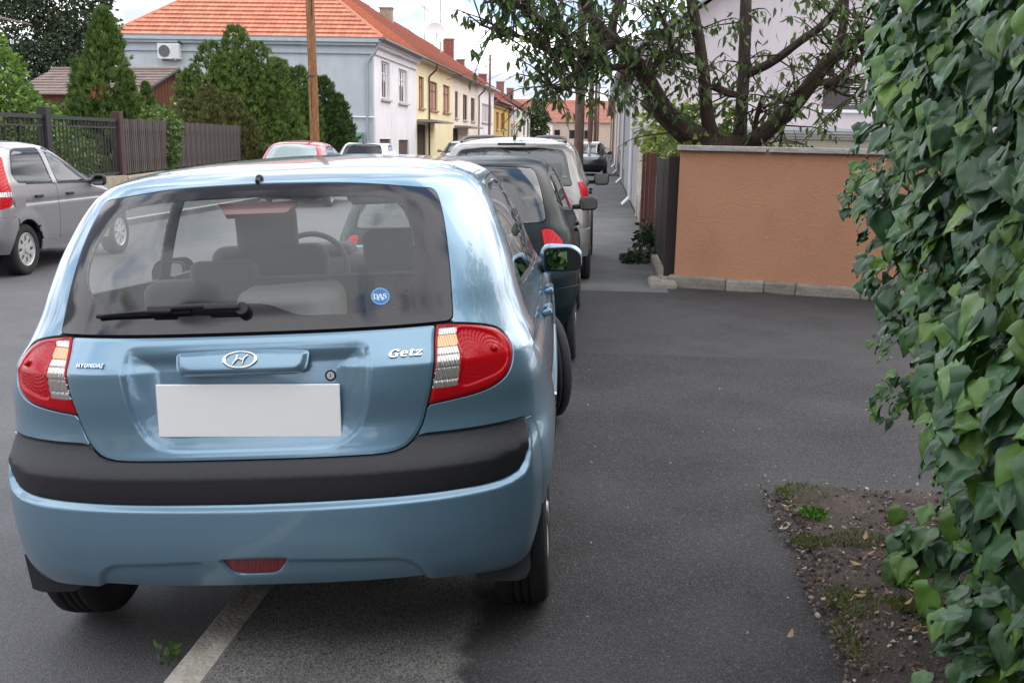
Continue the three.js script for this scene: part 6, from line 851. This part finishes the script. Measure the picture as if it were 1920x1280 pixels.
    const mg = new THREE.ShapeGeometry(sh, 8); mg.scale(.93, .93, 1); mg.rotateY(sd * .10); mg.translate(0, 0, .0585); part(h, 'mirror_glass', mg, M.mirror);
    part(h, 'mirror_foot', rbx(.09, .05, .07, .02, -sd * .11, -.035, -.01), M.black);
    for (const z of [1.17, 1.75]) { const s = sAtZ(S, z, .885, sd), m = pm.frame(s, .885, .02); part(car, 'door_handle', [inFrame(rbx(.17, .026, .02, .009), m), inFrame(rbx(.03, .024, .03, .008, -.07, 0, -.008), m), inFrame(rbx(.03, .024, .03, .008, .07, 0, -.008), m)], blue); }
    part(car, 'mud_flap', (() => { const q = prism([[-.10, .33], [.075, .33], [.075, .24], [.062, .215], [.035, .205], [-.06, .205], [-.09, .217]], .012); q.translate(sd * .685, .0, -.266); return q; })(), M.plastic);
    const rubS = sd * 1.0; part(car, 'side_moulding', pm.panel((s, Y, P) => Math.sign(s) !== sd ? -1 : Math.min(.022 - Math.abs(Y - .575), P[2] - 1.06, 2.62 - P[2]), (s, Y) => .012, .012), blue);
  }
  const W = { tyreGeo: tyreGeometry(.292, .178, .185), rimGeo: join(rimGeometry(.188, .178, 8, true)), rim: .185 };
  for (const sd of [-1, 1]) { addWheel(car, sd * .722, .292, .62, W); addWheel(car, sd * (sd > 0 ? .735 : .722), .292, 3.07, { ...W, steer: R(20) }); }
  part(car, 'underbody', [bx(1.20, .05, 2.9, 0, .37, -2.15), bx(1.06, .06, .3, 0, .42, -.5), bx(.95, .3, .75, 0, .38, -3.1)], M.matteBlack);
  for (const z of [.62, 3.07]) part(car, 'wheel_housing', [bx(1.1, .27, .75, 0, .535, -z)], M.matteBlack);
  // inside
  const cloth = std([.075, .088, .118], .95), grey = std([.13, .13, .14], .95), dark = std([.03, .032, .036], .9);
  part(car, 'rear_seat', [rbx(1.2, .46, .16, .05, 0, .835, -1.0), rbx(1.2, .16, .5, .05, 0, .55, -1.3)], cloth);
  for (const x of [-.31, .31]) part(car, 'headrest', [rbx(.24, .14, .08, .035, x, x < 0 ? 1.06 : 1.15, -.98), rod([x - .05, 1.0, -.98], [x - .05, 1.12, -.98], .006), rod([x + .05, 1.0, -.98], [x + .05, 1.12, -.98], .006)], grey);
  for (const x of [-.37, .37]) { part(car, 'front_seat', [rbx(.50, .62, .14, .06, x, .80, -1.82), rbx(.50, .14, .5, .06, x, .48, -2.05), rbx(.26, .20, .09, .04, x, 1.18, -1.80), rod([x - .05, 1.0, -1.8], [x - .05, 1.15, -1.8], .007), rod([x + .05, 1.0, -1.8], [x + .05, 1.15, -1.8], .007)], x < 0 ? dark : grey); }
  part(car, 'dashboard', [rbx(1.3, .22, .5, .08, 0, .88, -2.78), rbx(.4, .08, .2, .04, -.37, 1.0, -2.66)], dark);
  { const t = new THREE.TorusGeometry(.185, .014, 10, 40), g = [t, bx(.34, .04, .015), bx(.05, .16, .015, 0, -.09, 0), rbx(.15, .12, .04, .02)]; const w = part(car, 'steering_wheel', g, dark); w.position.set(-.35, .93, -2.42); w.rotation.x = R(-24); }
  part(car, 'cloth_bundle', (() => { const g = rbx(.34, .16, .2, .05, -.02, .98, -.76, 5), p = g.attributes.position; for (let i = 0; i < p.count; i++) p.setY(i, p.getY(i) + .04 * (fbm(p.getX(i) * 9 + 4, p.getZ(i) * 9, 0, 3, 3) - .5)); g.computeVertexNormals(); return g; })(), std([.50, .49, .47], .95));
  part(car, 'parcel_shelf', bx(1.15, .02, .40, 0, .93, -.70), dark); part(car, 'rear_view_mirror', [rbx(.22, .065, .03, .014, 0, 1.27, -2.35)], dark);
}
renderer.render(scene, camera);
